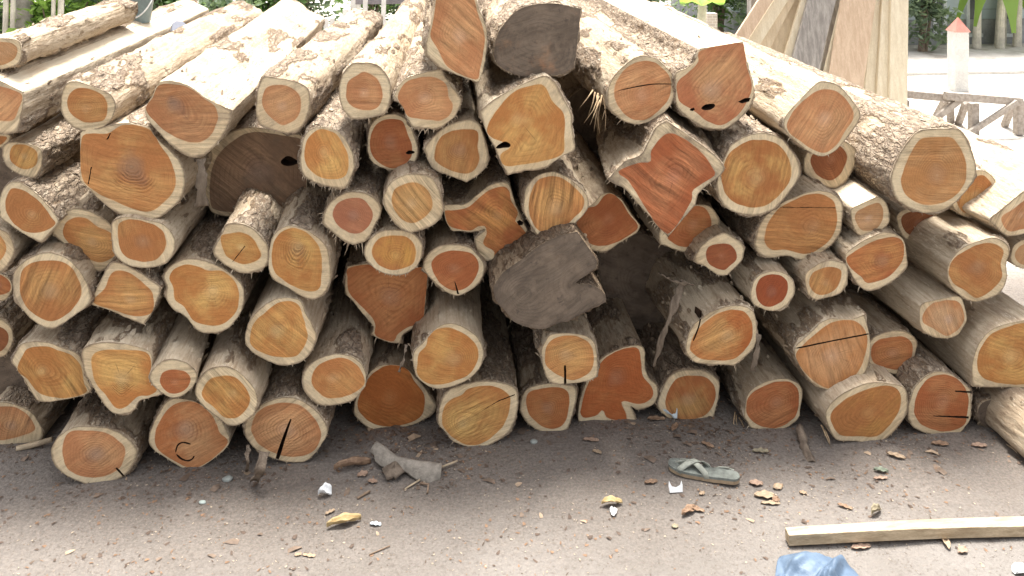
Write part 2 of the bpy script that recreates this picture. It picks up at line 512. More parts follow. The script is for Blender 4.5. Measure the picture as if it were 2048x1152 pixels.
L('F', "300,230 340,150 420,105 500,115 590,160 640,200 680,300 660,385 600,460 545,460 450,385 360,300 310,265", "362,250 380,190 430,160 500,165 560,210 640,250 690,330 640,395 560,415 470,370 400,310", (530, 300),
  "reddish-orange log overlapped on its right by a barrel-shaped log with fine rings", 'o', .05, bark=.55)
L('F', "640,230 650,180 720,155 850,175 940,195 1000,260 1010,320 980,400 930,435 820,450 720,425 660,370 645,300", "678,240 690,190 740,170 830,180 920,220 955,280 945,350 890,405 800,410 720,380 690,330", (825, 295),
  "barrel-shaped log with fine rings and a pale pith directly beneath the biggest orange end", 'o', -.05, bark=.25, rings=13)
L('F', "-120,250 -60,210 0,225 55,260 85,330 70,390 10,475 -60,470 -120,400", "-90,300 -40,255 0,262 35,320 20,380 -30,420 -90,380", (-20, 330),
  "log with a thick pale double rim, cut off left of the pointed log", 'o', -.02, bark=.3)
L('F', "-120,500 -60,470 0,480 60,520 70,570 40,625 0,640 -80,630", "-90,520 0,490 55,530 55,580 0,605 -70,600", (-10, 550),
  "reddish log at the photo's edge just left of a large round nearly circular end", 'r', .2)
L('F', "-100,760 0,740 60,790 75,850 50,930 0,965 -80,950", "-80,800 0,790 45,830 40,890 0,930 -60,920", (-10, 850),
  "brown stained log at the photo's edge, low down, with mottled dirty wood", 'd', .2, dirt=.3, bark=.7)
L('F', "75,500 95,450 180,385 270,358 360,380 440,440 500,530 525,620 500,670 420,730 330,790 270,795 180,745 110,660 78,590",
  "115,530 130,460 200,415 300,405 390,430 445,500 470,590 430,670 380,720 300,755 220,730 150,670 118,600", (290, 585),
  "large nearly circular log with a pale centre and broad cream rim on the far left", 'o', -.02, bark=.4)
L('F', "520,660* 560,560 610,460 650,415 720,430 830,490 920,555 925,580 880,690 830,775* 740,740 620,690", "535,645 600,570 635,490 680,465 750,480 830,540 880,600 885,680 850,720 760,725 650,690", (750, 635),
  "kite-shaped log whose orange heart runs out to a sharp tip on the left", 'o', -.03, bark=.4)
L('F', "945,500 980,440 1060,400 1160,400 1260,440 1350,500 1400,560 1405,640 1380,720 1310,800 1230,825 1140,810 1070,730 990,680 955,610 965,560",
  "975,510 1000,460 1070,430 1150,445 1200,465 1290,470 1360,540 1378,620 1360,700 1290,770 1200,780 1120,755 1085,710 1060,670 1010,630 1000,560", (1225, 575),
  "large log with a wavy left outline and yellow heart turning orange on the right", 'y', -.02, bark=.5, sawamp=.35, sawang=0)
L('G', "80,340 125,260 150,200 220,190 300,220 370,290 395,350 385,430 320,470 240,480 150,435 90,385", "120,270 180,250 240,245 300,275 340,340 350,385 310,415 240,425 180,400 140,360", (235, 330),
  "log with an eye-shaped yellow heart in a very thick cream rim", 'y', -.01, bark=.5,
  cracks=["186,412 190,414 262,322 259,320"])
L('G', "400,350 420,270 470,220 530,205 610,230 690,280 735,340 750,430 755,520 720,590 660,630 590,615 510,565 430,520 395,450",
  "412,380 430,290 480,235 545,220 620,250 675,310 700,390 700,480 690,560 640,585 550,560 470,510 425,460", (570, 320),
  "tall oval log with yellow heart and nested curved saw scores across its middle", 'y', -.05, bark=.45, sawamp=.4, sawang=-10, score=1.0)
L('G', "258,840 290,750 350,680 430,630 520,620 580,640 605,700 640,760 672,830 660,900 620,960 560,1000 460,1010 350,965 280,910",
  "288,850 310,770 370,710 450,650 520,640 570,665 590,720 610,790 620,850 590,920 540,960 440,960 340,930 295,890", (435, 810),
  "pear-shaped log with a yellow heart and whitish centre beneath the tall oval log", 'y', -.05, tone=1.0, crust=-.5, bark=.25, rings=12)
L('L', "315,170 330,100 390,50 480,20 560,30 610,60 640,110 640,185* 590,245 540,270 420,283 350,240", "365,160 385,95 440,55 520,40 580,65 620,110 635,160 610,200 540,235 450,245 400,215", (470, 145),
  "log with a flat right side and yellow-orange heart above the slit round log", 'o', -.02, bark=.3)
L('G', "840,500 850,440* 1000,420 1150,425 1315,455* 1300,620 1288,770* 1220,800 1165,840 1165,885* 1080,875 985,835* 1000,790 960,740 880,640 840,590",
  "850,500 855,450 1000,425 1150,430 1312,460 1298,620 1280,760 1200,790 1140,830 1120,870 1080,868 1010,835 1010,770 970,710 900,640 855,580", (1090, 620),
  "deep red recessed log with a wavy lower edge shaped like a shield", 'r', .16, bark=.6, rings=8)
L('G', "705,190 730,100 790,40 870,10 960,20 1020,60 1045,120 1000,220 960,290 880,318* 820,290 760,240", "765,140 790,80 860,48 940,55 985,110 995,160 960,220 900,252 830,230 785,190", (880, 145),
  "log with a dull evenly brown-pink round heart beside the whitest-rimmed round log", 'r', -.01, bark=.5, colA=(.36, .14, .075), colB=(.42, .19, .10), sawamp=.2, flakes=1)
L('G', "1055,60 1070,5 1110,-55 1210,-95 1310,-85 1370,-25 1395,55 1400,130 1360,190 1280,230 1200,245 1130,200 1080,130", "1105,60 1120,0 1180,-35 1250,-40 1310,0 1340,70 1320,130 1250,185 1190,185 1130,130", (1218, 82),
  "round log with honey heart, white pith dot and the whitest broad rim", 't', -.04, bark=.4, rings=13, pithdot=1, colA=(.47, .22, .075), colB=(.55, .32, .13))
L('G', "945,370 960,310 1010,255 1080,230 1180,235 1240,260 1280,310 1275,390 1240,450 1160,490 1060,480 980,430", "990,350 1020,290 1080,265 1180,268 1230,310 1243,370 1220,430 1130,460 1050,445 1005,400", (1130, 382),
  "small oval log with a golden-edged heart directly above the deep red shield-shaped end", 'o', -.02, bark=.4, rings=9, pithdot=1, colB=(.55, .30, .08))
# --- upper middle
L('B', "95,580 110,480 140,435* 250,455 350,480 395,520 405,600 380,690 350,740 310,768 200,755 120,725 95,670", "127,580 150,510 210,490 280,500 335,540 352,600 335,670 290,705 240,718 180,680 140,630", (240, 615),
  "log with a round peach heart just right of the dusky-smudged log", 'p', -.03, bark=.45, vx=1010, length=1.75)
L('B', "572,500 590,430 640,370 700,360 780,370 840,420 865,480 868,570 845,640 790,670 660,688 600,640 575,580", "612,530 625,470 680,430 720,415 780,445 815,500 820,570 790,620 730,635 660,620 620,580", (712, 535),
  "log with a tiny notch on top of its round pale-dotted heart", 'p', -.02, bark=.3, rings=11, vx=980, pithdot=1)
L('B', "350,940 360,830 390,760 450,730 520,740 590,780 640,860 660,940 650,1000 610,1080 560,1085 470,1065 390,1030 360,1000",
  "370,900 385,810 430,760 480,745 550,770 600,840 625,920 615,1000 570,1030 500,1030 440,1010 390,960", (480, 875),
  "honey-hearted log with shaggy flaking bark down its right side", 'y', -.03, bark=.75, flakes=1)
L('B', "735,840 745,750 780,690 850,660 920,665 975,710 1000,770 1022,840 1020,910 990,960 930,983 840,970 770,940 740,890", "748,830 765,750 810,700 880,685 935,700 965,770 990,840 985,905 940,950 870,970 800,935 760,890", (870, 820),
  "reddish log with one small black knot near the lower right of its heart", 'r', .05, bark=.5, cracks=["956,880 972,868 1000,870 1006,880 985,888 962,888"], pithdot=1)
L('B', "888,555* 960,450 1160,395* 1200,470 1270,560 1270,610 1230,680 1130,745 1080,740 1000,735 970,690 940,620", "910,560 950,480 1040,445 1130,450 1190,490 1200,560 1225,600 1210,660 1150,695 1090,690 1040,685 970,670 940,620", (1060, 560),
  "five-sided log with a peach heart and torn bark at its right corner", 'p', -.01, bark=.55, rings=10, flakes=1)
L('B', "1065,860 1110,790 1200,720 1310,690 1370,705 1400,770 1430,870 1425,950 1370,1010 1305,1050* 1200,1010 1110,970", "1122,880 1150,800 1220,755 1310,745 1370,760 1370,850 1378,920 1350,980 1290,1000 1200,975 1130,930", (1272, 862),
  "log with a rounded triangular heart left of the block-like golden log", 'o', .02, bark=.3, rings=12, pithdot=1)
L('C', "105,-80 80,60 60,150 30,290 60,340 130,395 320,470 340,470* 370,380 385,250 380,150 340,50 300,-60 200,-110", "110,-70 85,60 72,140 60,210 100,280 130,340 180,400 320,458 345,400 365,300 372,200 335,80 290,-50 200,-90", (230, 212),
  "tall pale pink-orange end at the pile's peak tapering to a sharp bottom corner", 'p', -.05, bark=.35)
L('C', "430,260 450,190 490,130 560,60 660,25 780,20 925,50* 905,250 885,390* 800,430 650,445 540,425 440,360", "437,250 460,190 500,135 570,70 670,35 780,30 918,60 897,250 875,370 790,420 650,435 550,412 450,350", (660, 235),
  "weathered slate-grey end at the pile's peak with one orange patch", 'p', -.01, dirt=.82, bark=.8, sawamp=.4, sawang=15)
L('C', "345,640* 430,570 560,500 680,445 740,440 790,490 830,570 870,650 880,750 895,850 880,875* 820,900 710,970 600,985 505,1010* 440,870 375,740",
  "385,740 440,640 540,530 660,490 720,500 760,580 830,660 830,780 820,885 720,925 600,945 490,955 465,890 520,850 470,815 410,790", (560, 680),
  "large block-like log with streaky golden heart and a black edge slot", 'y', -.06, bark=.45, sawamp=.3, sawang=60,
  cracks=["437,852 455,832 490,815 520,830 515,848 480,852 455,856"])
L('H', "712,120 715,50 725,-15 795,-85 875,-105 945,-85 1015,-35 1065,15 1085,60 1080,110 1040,160 920,272* 800,260 770,225 735,165", "745,130 745,60 760,0 800,-60 880,-80 950,-60 1020,0 1060,50 1050,110 1000,160 930,235 860,240 790,225", (905, 115),
  "log scored with upright saw stripes right below the block-like golden log", 'o', 0, tone=.4, bark=.4, sawamp=1.0, sawang=82)
L('H', "250,100 265,85 370,80 440,30 520,-30 610,-45 640,0 665,80 690,140 720,200 760,300* 640,350 520,408 480,400 445,370 430,310 435,270 480,240 490,225 430,240 300,235* 270,190",
  "260,120 300,118 390,100 450,50 520,0 600,-20 630,10 640,60 680,130 662,180 700,215 745,295 640,345 550,385 540,350 480,310 500,250 490,210 450,210 400,235 300,215 270,180", (560, 150),
  "red cross-shaped end with a deep notch at its lower left and a small knot", 'r', .07, bark=.45, cracks=["672,182 690,172 712,186 706,202 684,204"], colB=(.50, .24, .08))
L('H', "135,430 160,370 220,325 310,312 400,330 450,380 485,430 475,500 430,560 350,605 290,600 220,550 150,480", "180,430 200,390 260,355 340,350 410,365 450,410 450,470 410,540 340,580 260,560 205,500", (310, 450),
  "reddish log with a short black bottom split below the cross-shaped end", 'r', .04, tone=.4, bark=.4, cracks=["328,598 342,600 318,528 313,527"])
L('H', "540,560 570,510 600,470 700,400 790,330 900,270 1020,240* 1070,310 1130,400 1130,450* 1060,500 1010,540 1100,545 1160,580 1190,630 1160,660 1090,690 960,760* 900,770 830,800 740,790 660,760 600,690 550,630",
  "556,560 580,515 610,480 705,410 795,342 905,280 1015,252 1062,318 1118,402 1118,445 1050,492 990,545 1090,558 1150,590 1178,630 1150,652 1085,682 955,748 895,760 830,788 745,778 670,750 610,683 562,625", (700, 600),
  "grey-brown muddy end with a wedge-shaped notch in its right side", 'o', -.07, tone=.0, crust=.9, dirt=.95, bark=.6, sawamp=.6, sawang=35)
L('H', "1000,180 1050,120 1110,80 1160,30 1210,18 1270,50 1300,90 1340,150 1385,205* 1360,250 1270,300 1210,345 1150,355 1090,340 1030,280", "1010,200 1070,110 1130,90 1180,30 1220,22 1270,60 1320,140 1372,210 1320,260 1250,300 1170,322 1100,310 1040,260", (1200, 160),
  "smooth orange-red log with a pointed right corner squeezed above the dark recessed end", 'r', .09, tone=.4, bark=.5, colB=(.48, .2, .08))
L('I', "110,340 200,320 330,250 450,300 575,385* 575,520 530,640 470,805* 300,800 210,765 150,640 110,480", "125,345 205,330 330,262 445,310 565,390 565,520 522,635 462,795 305,790 218,757 160,635 120,480", (330, 520),
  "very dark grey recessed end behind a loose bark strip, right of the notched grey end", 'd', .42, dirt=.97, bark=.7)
L('H', "75,970 80,930 130,880 170,840 220,790 290,765 370,790 440,840 475,900 480,970 450,1040 380,1100 270,1140 190,1140 110,1090 80,1030", "100,1000 110,940 150,900 165,840 220,800 290,795 370,830 430,880 452,940 440,1000 400,1060 330,1095 230,1120 150,1110 100,1060", (315, 985),
  "large log with a bean-shaped golden heart and long smooth pale trunk", 'y', -.03, tone=1.0, crust=-.5, bark=.3, sawamp=.35, sawang=-8, vx=900)
L('H', "815,930 840,870 870,830 970,825 1070,840 1120,880 1135,960 1140,1075* 1080,1100 950,1118 870,1110 830,1040", "835,960 850,890 900,850 990,838 1070,865 1110,920 1115,1000 1080,1060 1000,1095 920,1070 850,1020", (950, 945),
  "squarish log with a straight red slit at its bottom below the notched grey end", 'o', -.06, bark=.35, cracks=["945,1010 957,1010 959,1117 945,1118"])
# --- upper right
L('D', "160,600 165,500 210,420 290,350 350,322 430,335 490,380 545,450 555,510 530,590 480,650 400,700 320,718 240,690 180,640", "197,540 210,470 270,390 340,355 420,355 470,390 515,440 525,500 510,570 460,630 390,685 320,690 260,660 215,600", (360, 560),
  "log with a thin wavy crack across its pinkish heart beside the black-spotted end", 'p', -.02, spikes=[(1196, 186, 1188, 262, .06), (1204, 190, 1196, 255, .06), (1190, 184, 1176, 232, .07), (1208, 196, 1210, 262, .05), (1198, 192, 1168, 246, .06), (1186, 180, 1160, 215, .08), (1212, 198, 1204, 240, .04), (1200, 200, 1180, 250, .05), (1194, 190, 1200, 268, .06)], bark=.5, sawamp=.7, sawang=18,
  cracks=["205,526 330,502 420,488 522,486 522,482 420,482 330,495"])
L('D', "550,420 610,395 660,350 690,280* 940,240* 965,380 1000,490 1000,560 960,640 900,700 830,742 720,735 640,690 570,630 550,560 555,500", "560,480 620,420 680,360 700,290 935,250 960,380 990,490 970,570 930,640 860,700 800,722 720,690 660,640 590,600 565,560", (750, 520),
  "tall flat-topped end marked with three black spots along its lower part", 'p', -.03, bark=.75,
  cracks=["700,622 725,602 770,598 776,614 750,632 712,634", "910,586 950,566 985,564 975,584 935,596", "632,630 655,620 663,630 650,640 636,638"], colA=(.42, .16, .075))
L('D', "160,1030* 260,930 350,890 400,800 440,730 500,695* 640,790 760,880 832,960 810,1010 740,1060 680,1120 665,1180* 515,1355* 440,1300 400,1240 330,1170 260,1090 200,1060",
  "220,990 330,940 405,930 415,860 500,770 600,800 700,880 760,960 775,1010 700,1060 650,1100 635,1170 515,1345 440,1290 400,1230 330,1120 280,1040", (540, 1020),
  "huge angular red end with a charred grey rim and slanting saw scores", 'r', -.09, bark=.5, sawamp=.9, sawang=-35, flakes=1, vx=1085, colA=(.38, .115, .045), colB=(.47, .19, .085), saprim=.5)
L('D', "792,1090 800,1000 835,910 880,830 980,775 1080,768 1160,800 1230,880 1265,950 1262,1020 1215,1095 1170,1150 1100,1215 1000,1242 900,1225 830,1185",
  "820,1060 815,1000 850,900 900,850 980,810 1080,810 1150,840 1200,910 1215,980 1205,1050 1150,1120 1080,1180 990,1195 900,1170 840,1120", (1020, 1030),
  "large round log with a mottled yellow-brown heart touching the huge angular red end", 'y', -.04, bark=.7, sawamp=.55, sawang=75, colA=(.38, .15, .05))
L('E', "120,680 165,620 240,540 310,475 370,470 440,500 510,580 555,650 545,700 490,780 420,860 350,900 280,885 190,820 125,750", "132,720 170,640 240,570 320,520 400,520 460,560 505,620 515,680 470,750 420,830 350,880 280,860 190,800 150,770", (352, 680),
  "squarish light orange end with a small swirling pith standing in front of the leaning boards", 'p', -.04, tone=1.0, crust=-.5, bark=.25, sawamp=.6, sawang=60)
L('E', "730,1050 740,980 790,870 850,790 910,748 1040,740 1130,748 1180,830 1220,940 1215,1020 1170,1095 1130,1140 1050,1205 940,1230 830,1195 760,1140",
  "790,1040 820,940 870,840 920,795 1020,790 1090,800 1140,870 1165,950 1160,1040 1120,1110 1050,1160 950,1180 870,1160 810,1110", (1000, 1010),
  "big round tan log with dark plated bark on its left side below the trestle", 't', -.06, bark=.8, rings=15, colA=(.42, .20, .075), colB=(.48, .27, .12))
L('E', "228,960 240,890 300,820 380,790 460,810 530,860 545,920 500,1000 460,1060 390,1085 300,1050 240,1000", "270,940 280,890 340,840 420,830 470,880 475,930 440,1000 380,1040 310,1010", (390, 920),
  "shaded brown-red log peeping out below the squarish light orange end", 'd', .18, bark=.4)
L('E', "1080,1170 1100,1090 1150,1020 1240,980 1310,1010 1350,1085 1345,1150 1290,1210 1210,1258 1130,1235", "1110,1150 1130,1080 1180,1040 1260,1010 1310,1060 1320,1110 1280,1180 1210,1225 1140,1215", (1220, 1120),
  "log half hidden behind the big round tan log's lower right side", 'o', .11, bark=.4, sawamp=.5, sawang=80)
L('J', "1300,170 1360,118* 1498,5 1600,-40 1660,60 1640,180 1540,240 1410,265 1350,225", "1370,160 1450,100 1550,20 1600,10 1620,90 1580,180 1490,225 1405,235", (1480, 140),
  "log with a slanting white flat above its pinkish striped end", 'p', -.02, bark=.1, sawamp=.8, sawang=55, vx=600)
L('S', "2064,405 2092,368 2150,354 2210,385 2225,445 2190,485 2120,490 2074,460", "2084,405 2102,382 2150,371 2195,396 2205,440 2180,470 2120,475 2089,450", (2140, 425),
  "pale log running out of the photo just below the trestle", 'p', .06, bark=.15)
# --- right middle
L('J', "-55,320 -40,240 0,160 70,95 160,50 260,12 350,5 420,35 455,95 450,170 440,245 385,320 300,375 210,400 130,378 40,392 -20,375",
  "5,260 30,180 90,105 160,65 240,30 320,22 390,55 415,110 420,190 390,270 330,330 240,368 130,345 50,345 10,310", (285, 215),
  "large egg-shaped log with a straight line across its smooth heart", 'o', .02, bark=.5, colB=(.47, .24, .09), cracks=["92,100 412,105 412,101 92,97"])
L('J', "500,120 515,100* 650,38* 695,60 722,130 717,190 670,240 600,272 540,255 512,200", "525,150 560,110 650,75 680,100 685,160 650,220 580,235 545,210", (600, 165),
  "small log with a slanting whitish flat on top and a blurred ringed heart", 't', .0, bark=.2, sawamp=.5, sawang=0)
L('J', "765,180 780,130 850,100 950,110 1010,130 1020,180 980,240 920,285 860,297 800,265", "790,180 810,140 880,120 960,130 980,180 950,230 880,268 820,245", (890, 190),
  "shaded red-brown log tucked directly beneath the big round tan log", 'd', .2, bark=.4)
L('J', "470,390 490,350 560,300 640,260 710,243 780,265 810,300 825,400 820,450 760,510 690,555 610,582 550,555 500,480", "475,400 500,370 580,320 680,280 770,275 805,320 800,400 760,460 700,510 600,535 560,500 500,450", (690, 410),
  "wedge-shaped red-orange log with streaky grain below the small flat-topped log", 'r', -.02, bark=.4, colB=(.5, .24, .085), sawamp=.5, sawang=12)
L('J', "1060,440 1090,390 1150,330 1250,290 1330,275 1400,310 1415,360 1395,430 1400,510 1360,590 1280,630 1200,642 1120,600 1065,530", "1065,460 1090,400 1160,350 1250,310 1330,312 1380,350 1365,420 1370,500 1330,560 1280,600 1220,622 1160,580 1100,545 1070,500", (1230, 440),
  "large log with a dented right side, pale pith dot and bark-flecked trunk", 'o', -.04, tone=1.0, crust=-.5, bark=.45, pithdot=1, rings=12)
L('J', "1420,380 1450,310 1540,280 1640,330 1650,420 1560,460 1480,450 1430,420", "1445,380 1470,330 1540,305 1615,345 1620,410 1550,435 1480,425", (1530, 370),
  "log with a ragged brownish end beside the large dented log", 't', .04, bark=.4, dirt=.2)
L('J', "895,720 905,660 960,640 1080,615 1135,620 1160,690 1168,750 1140,800 1110,840 1020,855 940,830 905,790", "915,760 925,700 980,650 1060,635 1120,645 1150,700 1150,760 1110,810 1050,840 980,800", (1065, 750),
  "smallish log with a smooth peeled whitish trunk and thin-rimmed orange-brown end", 't', -.05, tone=1.0, crust=-.5, bark=.12, colA=(.40, .17, .065), vx=740, rings=11)
L('J', "1195,1090 1200,1000 1230,900 1290,820 1370,780 1500,750* 1620,760 1660,900 1640,1050 1560,1140* 1230,1135 1200,1125", "1228,1000 1250,910 1310,830 1400,790 1500,768 1600,800 1640,900 1610,1050 1520,1115 1380,1115 1260,1080", (1420, 965),
  "big log with a pale yellow centre and peeled white trunk", 'y', -.07, tone=1.0, crust=-.5, bark=.22)
L('J', "600,920 620,860 680,825 760,808 830,820 880,870 875,930 850,1040* 780,1062 710,1050 640,1020 605,990", "618,920 650,870 720,850 800,845 850,880 855,940 830,1000 770,1035 690,1020 630,990", (740, 940),
  "reddish-brown log between the straight-split log and the big pale-centred log", 'r', .03, bark=.6, colB=(.45, .2, .08), sawamp=.4, sawang=10)
L('J', "180,940 190,890 270,820 330,760 400,740 500,745 580,715* 610,850 612,950 590,1040 520,1110 430,1150 350,1148 280,1110 210,1020", "185,945 250,870 320,810 400,760 500,750 560,780 595,850 580,960 540,1050 470,1120 380,1145 300,1110 220,1030", (385, 955),
  "large straight-split log, one long dark crack across its upper heart", 'p', -.05, tone=1.0, crust=-.5, bark=.55, rings=13, cracks=["200,905 200,913 400,872 596,834 598,826 400,864"], colA=(.43, .18, .06))
L('I', "455,300 470,200 560,100 660,85 740,90 790,140 805,190 780,280 740,330 660,365 570,350 490,320", "510,260 540,180 640,100 710,100 750,150 755,210 730,280 660,320 580,325 515,290", (650, 195),
  "log half covered by the sharp lower corner of the huge angular red end", 'r', .10, bark=.4, colB=(.46, .2, .08))
L('I', "655,400 700,320 790,260 845,250 940,320 935,400 890,450 850,490* 790,488 720,440 665,420", "728,380 740,330 800,310 860,315 895,350 900,400 860,440 820,460 750,430", (815, 380),
  "smallest hexagonal log with a dark red round heart in a wide pale rim", 'd', .02, bark=.3, colA=(.29, .085, .035), colB=(.34, .12, .05))
L('I', "982,620 990,560 1020,500 1090,470 1160,472 1220,510 1240,560 1225,620 1170,680 1100,698 1040,680 1000,660", "1015,580 1030,520 1080,490 1150,490 1195,530 1190,600 1150,650 1080,672 1030,640", (1110, 590),
  "log with a plain deep red oval heart and tubular grey-barked trunk", 'r', -.01, tone=1.0, crust=-.5, bark=.6, colA=(.30, .075, .028), colB=(.36, .11, .04))
L('J', "235,520 250,470 320,420 390,402 460,420 482,450 480,545* 430,600 300,635* 255,600", "260,530 280,480 340,450 410,445 445,470 435,530 400,580 330,605 280,580", (355, 540),
  "log with an off-centre oval heart in a many-sided pale rim", 'o', -.02, bark=.35, sawamp=.5, sawang=65)
L('I', "610,900 625,830 660,770 740,710 830,675 920,665 990,690 1015,750 1020,840 1000,910 940,970 890,1010* 770,1005 670,995 620,950", "635,900 660,830 720,760 800,710 880,690 950,705 990,770 990,850 950,920 880,975 780,980 690,970 640,930", (850, 840),
  "orange log with a dark split down its upper left rim and splintered lower right edge", 'o', -.05, tone=1.0, crust=-.5, bark=.55, colA=(.40, .13, .04), sawamp=.5, sawang=25,
  cracks=["652,862 660,862 690,780 702,705 694,702 684,772"])
# --- bottom row and the row on it
L('M', "500,320 510,250 545,160 600,60 700,0 800,-25 840,0 840,80 860,140 905,190 895,265 850,295 800,305 772,290 795,340 790,380* 650,380 590,372 520,378 500,350",
  "515,300 540,200 610,70 700,5 800,-10 820,60 830,130 880,200 870,250 810,275 740,260 720,270 745,330 735,360 650,345 625,305 590,335 530,345 512,320", (690, 140),
  "red-orange butterfly-shaped end on the ground with a cleft in its underside", 'r', 'G', tone=.4, bark=.5, colA=(.38, .11, .035), colB=(.45, .17, .06))
L('M', "905,290 920,220 960,140 1020,105 1120,100 1190,130 1220,170 1215,240 1190,345* 1150,360 1000,358 940,330", "945,280 960,210 1000,150 1070,130 1150,140 1195,190 1195,260 1150,330 1060,355 980,340", (1060, 260),
  "flat-bottomed orange log on the ground just right of the butterfly-shaped end", 'o', 'G', tone=.4, bark=.55, colA=(.40, .14, .05))
L('M', "205,290 225,220 260,190 340,170 430,175 490,195 490,260 450,400* 370,430 280,400 225,350", "237,280 245,220 300,200 380,190 440,205 455,260 440,350 400,395 330,395 260,340", (340, 300),
  "smallish brown-orange log on the ground just left of the butterfly-shaped end", 'o', 'G', tone=.4, bark=.5, colA=(.36, .13, .045), colB=(.42, .2, .08), sawamp=.3)
L('L', "1010,370 1020,280 1050,215 1130,175 1220,160 1320,163 1400,190 1418,240 1410,330 1370,420 1300,470 1220,500 1150,490 1080,460 1040,410", "1030,370 1040,290 1080,250 1130,230 1160,200 1230,183 1310,190 1370,230 1375,290 1350,370 1300,430 1220,480 1150,480 1090,450 1050,410", (1130, 380),
  "large golden log on the ground with a slanting scratch across its heart", 'y', 'G', bark=.5, sawamp=.6, sawang=22, colA=(.44, .18, .06),
  cracks=["1240,305 1320,255 1400,225 1402,229 1322,260"])
L('L', "582,300 600,220 640,140 700,85 770,75 840,90 890,140 940,190 1000,280* 985,320 900,375 800,400 700,415 640,385 590,340", "600,290 610,230 650,150 720,90 790,78 850,95 890,160 935,220 940,280 920,340 850,375 760,390 680,375 620,330", (765, 240),
  "dark red-brown log with a pale tapering right corner, low in the shade", 'r', 'G', tone=.4, bark=.5, colA=(.36, .115, .03), colB=(.42, .17, .05))
L('L', "22,400 40,340 90,290 160,255 250,240 330,265 400,320 440,380 445,430 390,520* 340,565 270,572 190,560 100,520 40,460", "58,400 80,330 130,290 220,268 310,285 380,350 412,420 400,480 350,530 270,545 190,530 110,490 70,440", (240, 410),
  "round log with a black slit from its centre to its bottom edge", 'p', -.02, bark=.5, rings=11, cracks=["252,360 262,354 235,440 200,552 182,550 215,450"], colA=(.40, .165, .07))
L('K', "995,200 1010,150 1060,100 1120,82 1180,90 1240,130 1300,200 1315,270 1290,330 1230,375 1170,385 1110,345 1040,290 1000,240", "1030,210 1070,150 1140,132 1200,140 1250,190 1275,250 1250,310 1200,345 1140,340 1090,290 1040,250", (1190, 220),
  "log with a golden heart raked by slanting reddish saw stripes above the round slit log", 'y', -.08, tone=1.0, crust=-.5, bark=.4, sawamp=1.0, sawang=-48, rings=9, vx=800)
L('K', "60,60 80,10 110,-30 180,-45 260,-35 320,-10 390,15 420,60 440,130 470,200* 440,225 340,250 250,265* 190,255 130,160 80,90", "90,100 120,20 150,-10 230,-20 290,0 360,25 410,80 430,170 440,215 340,245 270,240 200,220 140,150", (210, 110),
  "broad golden end streaked diagonally, with a flat slanting base, left of a wavy-ringed log", 'y', -.03, bark=.5, sawamp=.8, sawang=-58, cut=1)
L('K', "415,20 440,-20 520,-40 620,-35 720,-10 770,20 775,100 800,190 830,225* 760,245 710,260 680,310 620,328 560,310 500,230 470,180 430,110", "465,70 480,20 540,0 640,0 740,10 770,60 770,130 800,200 760,230 700,240 640,290 590,295 540,230 490,170", (620, 150),
  "golden log with rippled rings, bulging to a point low on its right side", 'y', -.06, tone=1.0, crust=-.5, bark=.5, sawamp=.4, sawang=-15, rings=9, score=.9)
L('K', "760,150 770,110 820,60 880,45 950,65 1000,110 1000,160 960,210 920,235 870,242 800,200", "815,160 830,115 890,100 950,115 970,155 940,205 890,222 840,205", (890, 165),
  "small narrow log with a little red-brown heart atop the scorch-ringed log", 'r', -.09, tone=1.0, crust=-.5, bark=.2, sawamp=.9, sawang=0, vx=650)
L('K', "760,440 780,380 820,300 870,250 970,255 1060,300 1120,350 1165,430 1160,490 1080,560 1000,615* 950,610 860,560 770,495", "790,450 800,390 850,310 910,270 990,265 1060,310 1100,370 1120,420 1160,470 1080,555 1000,600 960,600 860,550 800,500", (940, 400),
  "scorch-ringed orange log on the ground, a broken black ring on its face", 'p', 'G', bark=.4, sawamp=.4, sawang=20, colA=(.41, .15, .055),
  cracks=["898,530 905,545 925,560 960,568 985,555 992,538 985,540 978,552 955,560 930,553 912,538", "893,520 898,520 905,495 918,480 935,474 965,482 972,478 940,467 912,474 898,492"])
L('K', "260,530 270,480 310,430 380,395 460,390 560,400 640,440 690,490 700,540 670,600 620,650 520,680 430,680 340,640 280,590", "320,540 325,460 360,415 440,410 530,420 600,460 635,500 630,560 600,610 520,645 430,645 350,610", (490, 530),
  "large grey-centred log on the ground with a short lower right split", 'p', 'G', bark=.55, smudge=.45, sawamp=.4, sawang=30, cracks=["588,602 596,598 634,640 626,646"])
L('K', "-120,400 -60,300 0,265 80,280 150,310 200,370 220,430 190,480 120,505 0,505 -80,480", "-90,400 -40,320 0,290 70,290 130,320 170,370 175,410 100,440 0,460 -60,440", (60, 390),
  "low log with orange upper half and grey muddy lower half", 'p', 'G', bark=.5, dirt=.3)
L('N', "225,330 235,270 245,225 280,190 340,160 420,145 490,165 522,210 510,300 500,350 430,400 350,405 270,400 240,365", "236,310 245,245 275,212 330,182 400,160 470,168 502,215 500,300 474,350 395,396 310,388 260,355", (390, 260),
  "red-brown log on the ground with a dusky stain along its left side", 'r', 'G', spikes=[(1470, 825, 1468, 862, .05), (1478, 835, 1490, 858, .04), (1473, 830, 1476, 855, .05)], bark=.4, dirt=.12, colB=(.42, .18, .075))
L('O', "130,330 145,290 190,240 280,190 370,165 450,170 530,190 548,240 545,320 500,390 440,450 370,475 280,465 190,460 150,400", "155,340 180,295 250,240 330,205 420,182 490,195 515,250 500,320 450,390 390,440 300,440 210,435 170,390", (345, 320),
  "large tilted oval orange log lying low on the right, under the log split straight across", 'o', 'G', tone=1.0, crust=-.5, spikes=[(1645, 855, 1662, 896, .02), (1650, 860, 1660, 888, .02), (1642, 850, 1650, 872, .03)], bark=.25, colB=(.5, .26, .08))
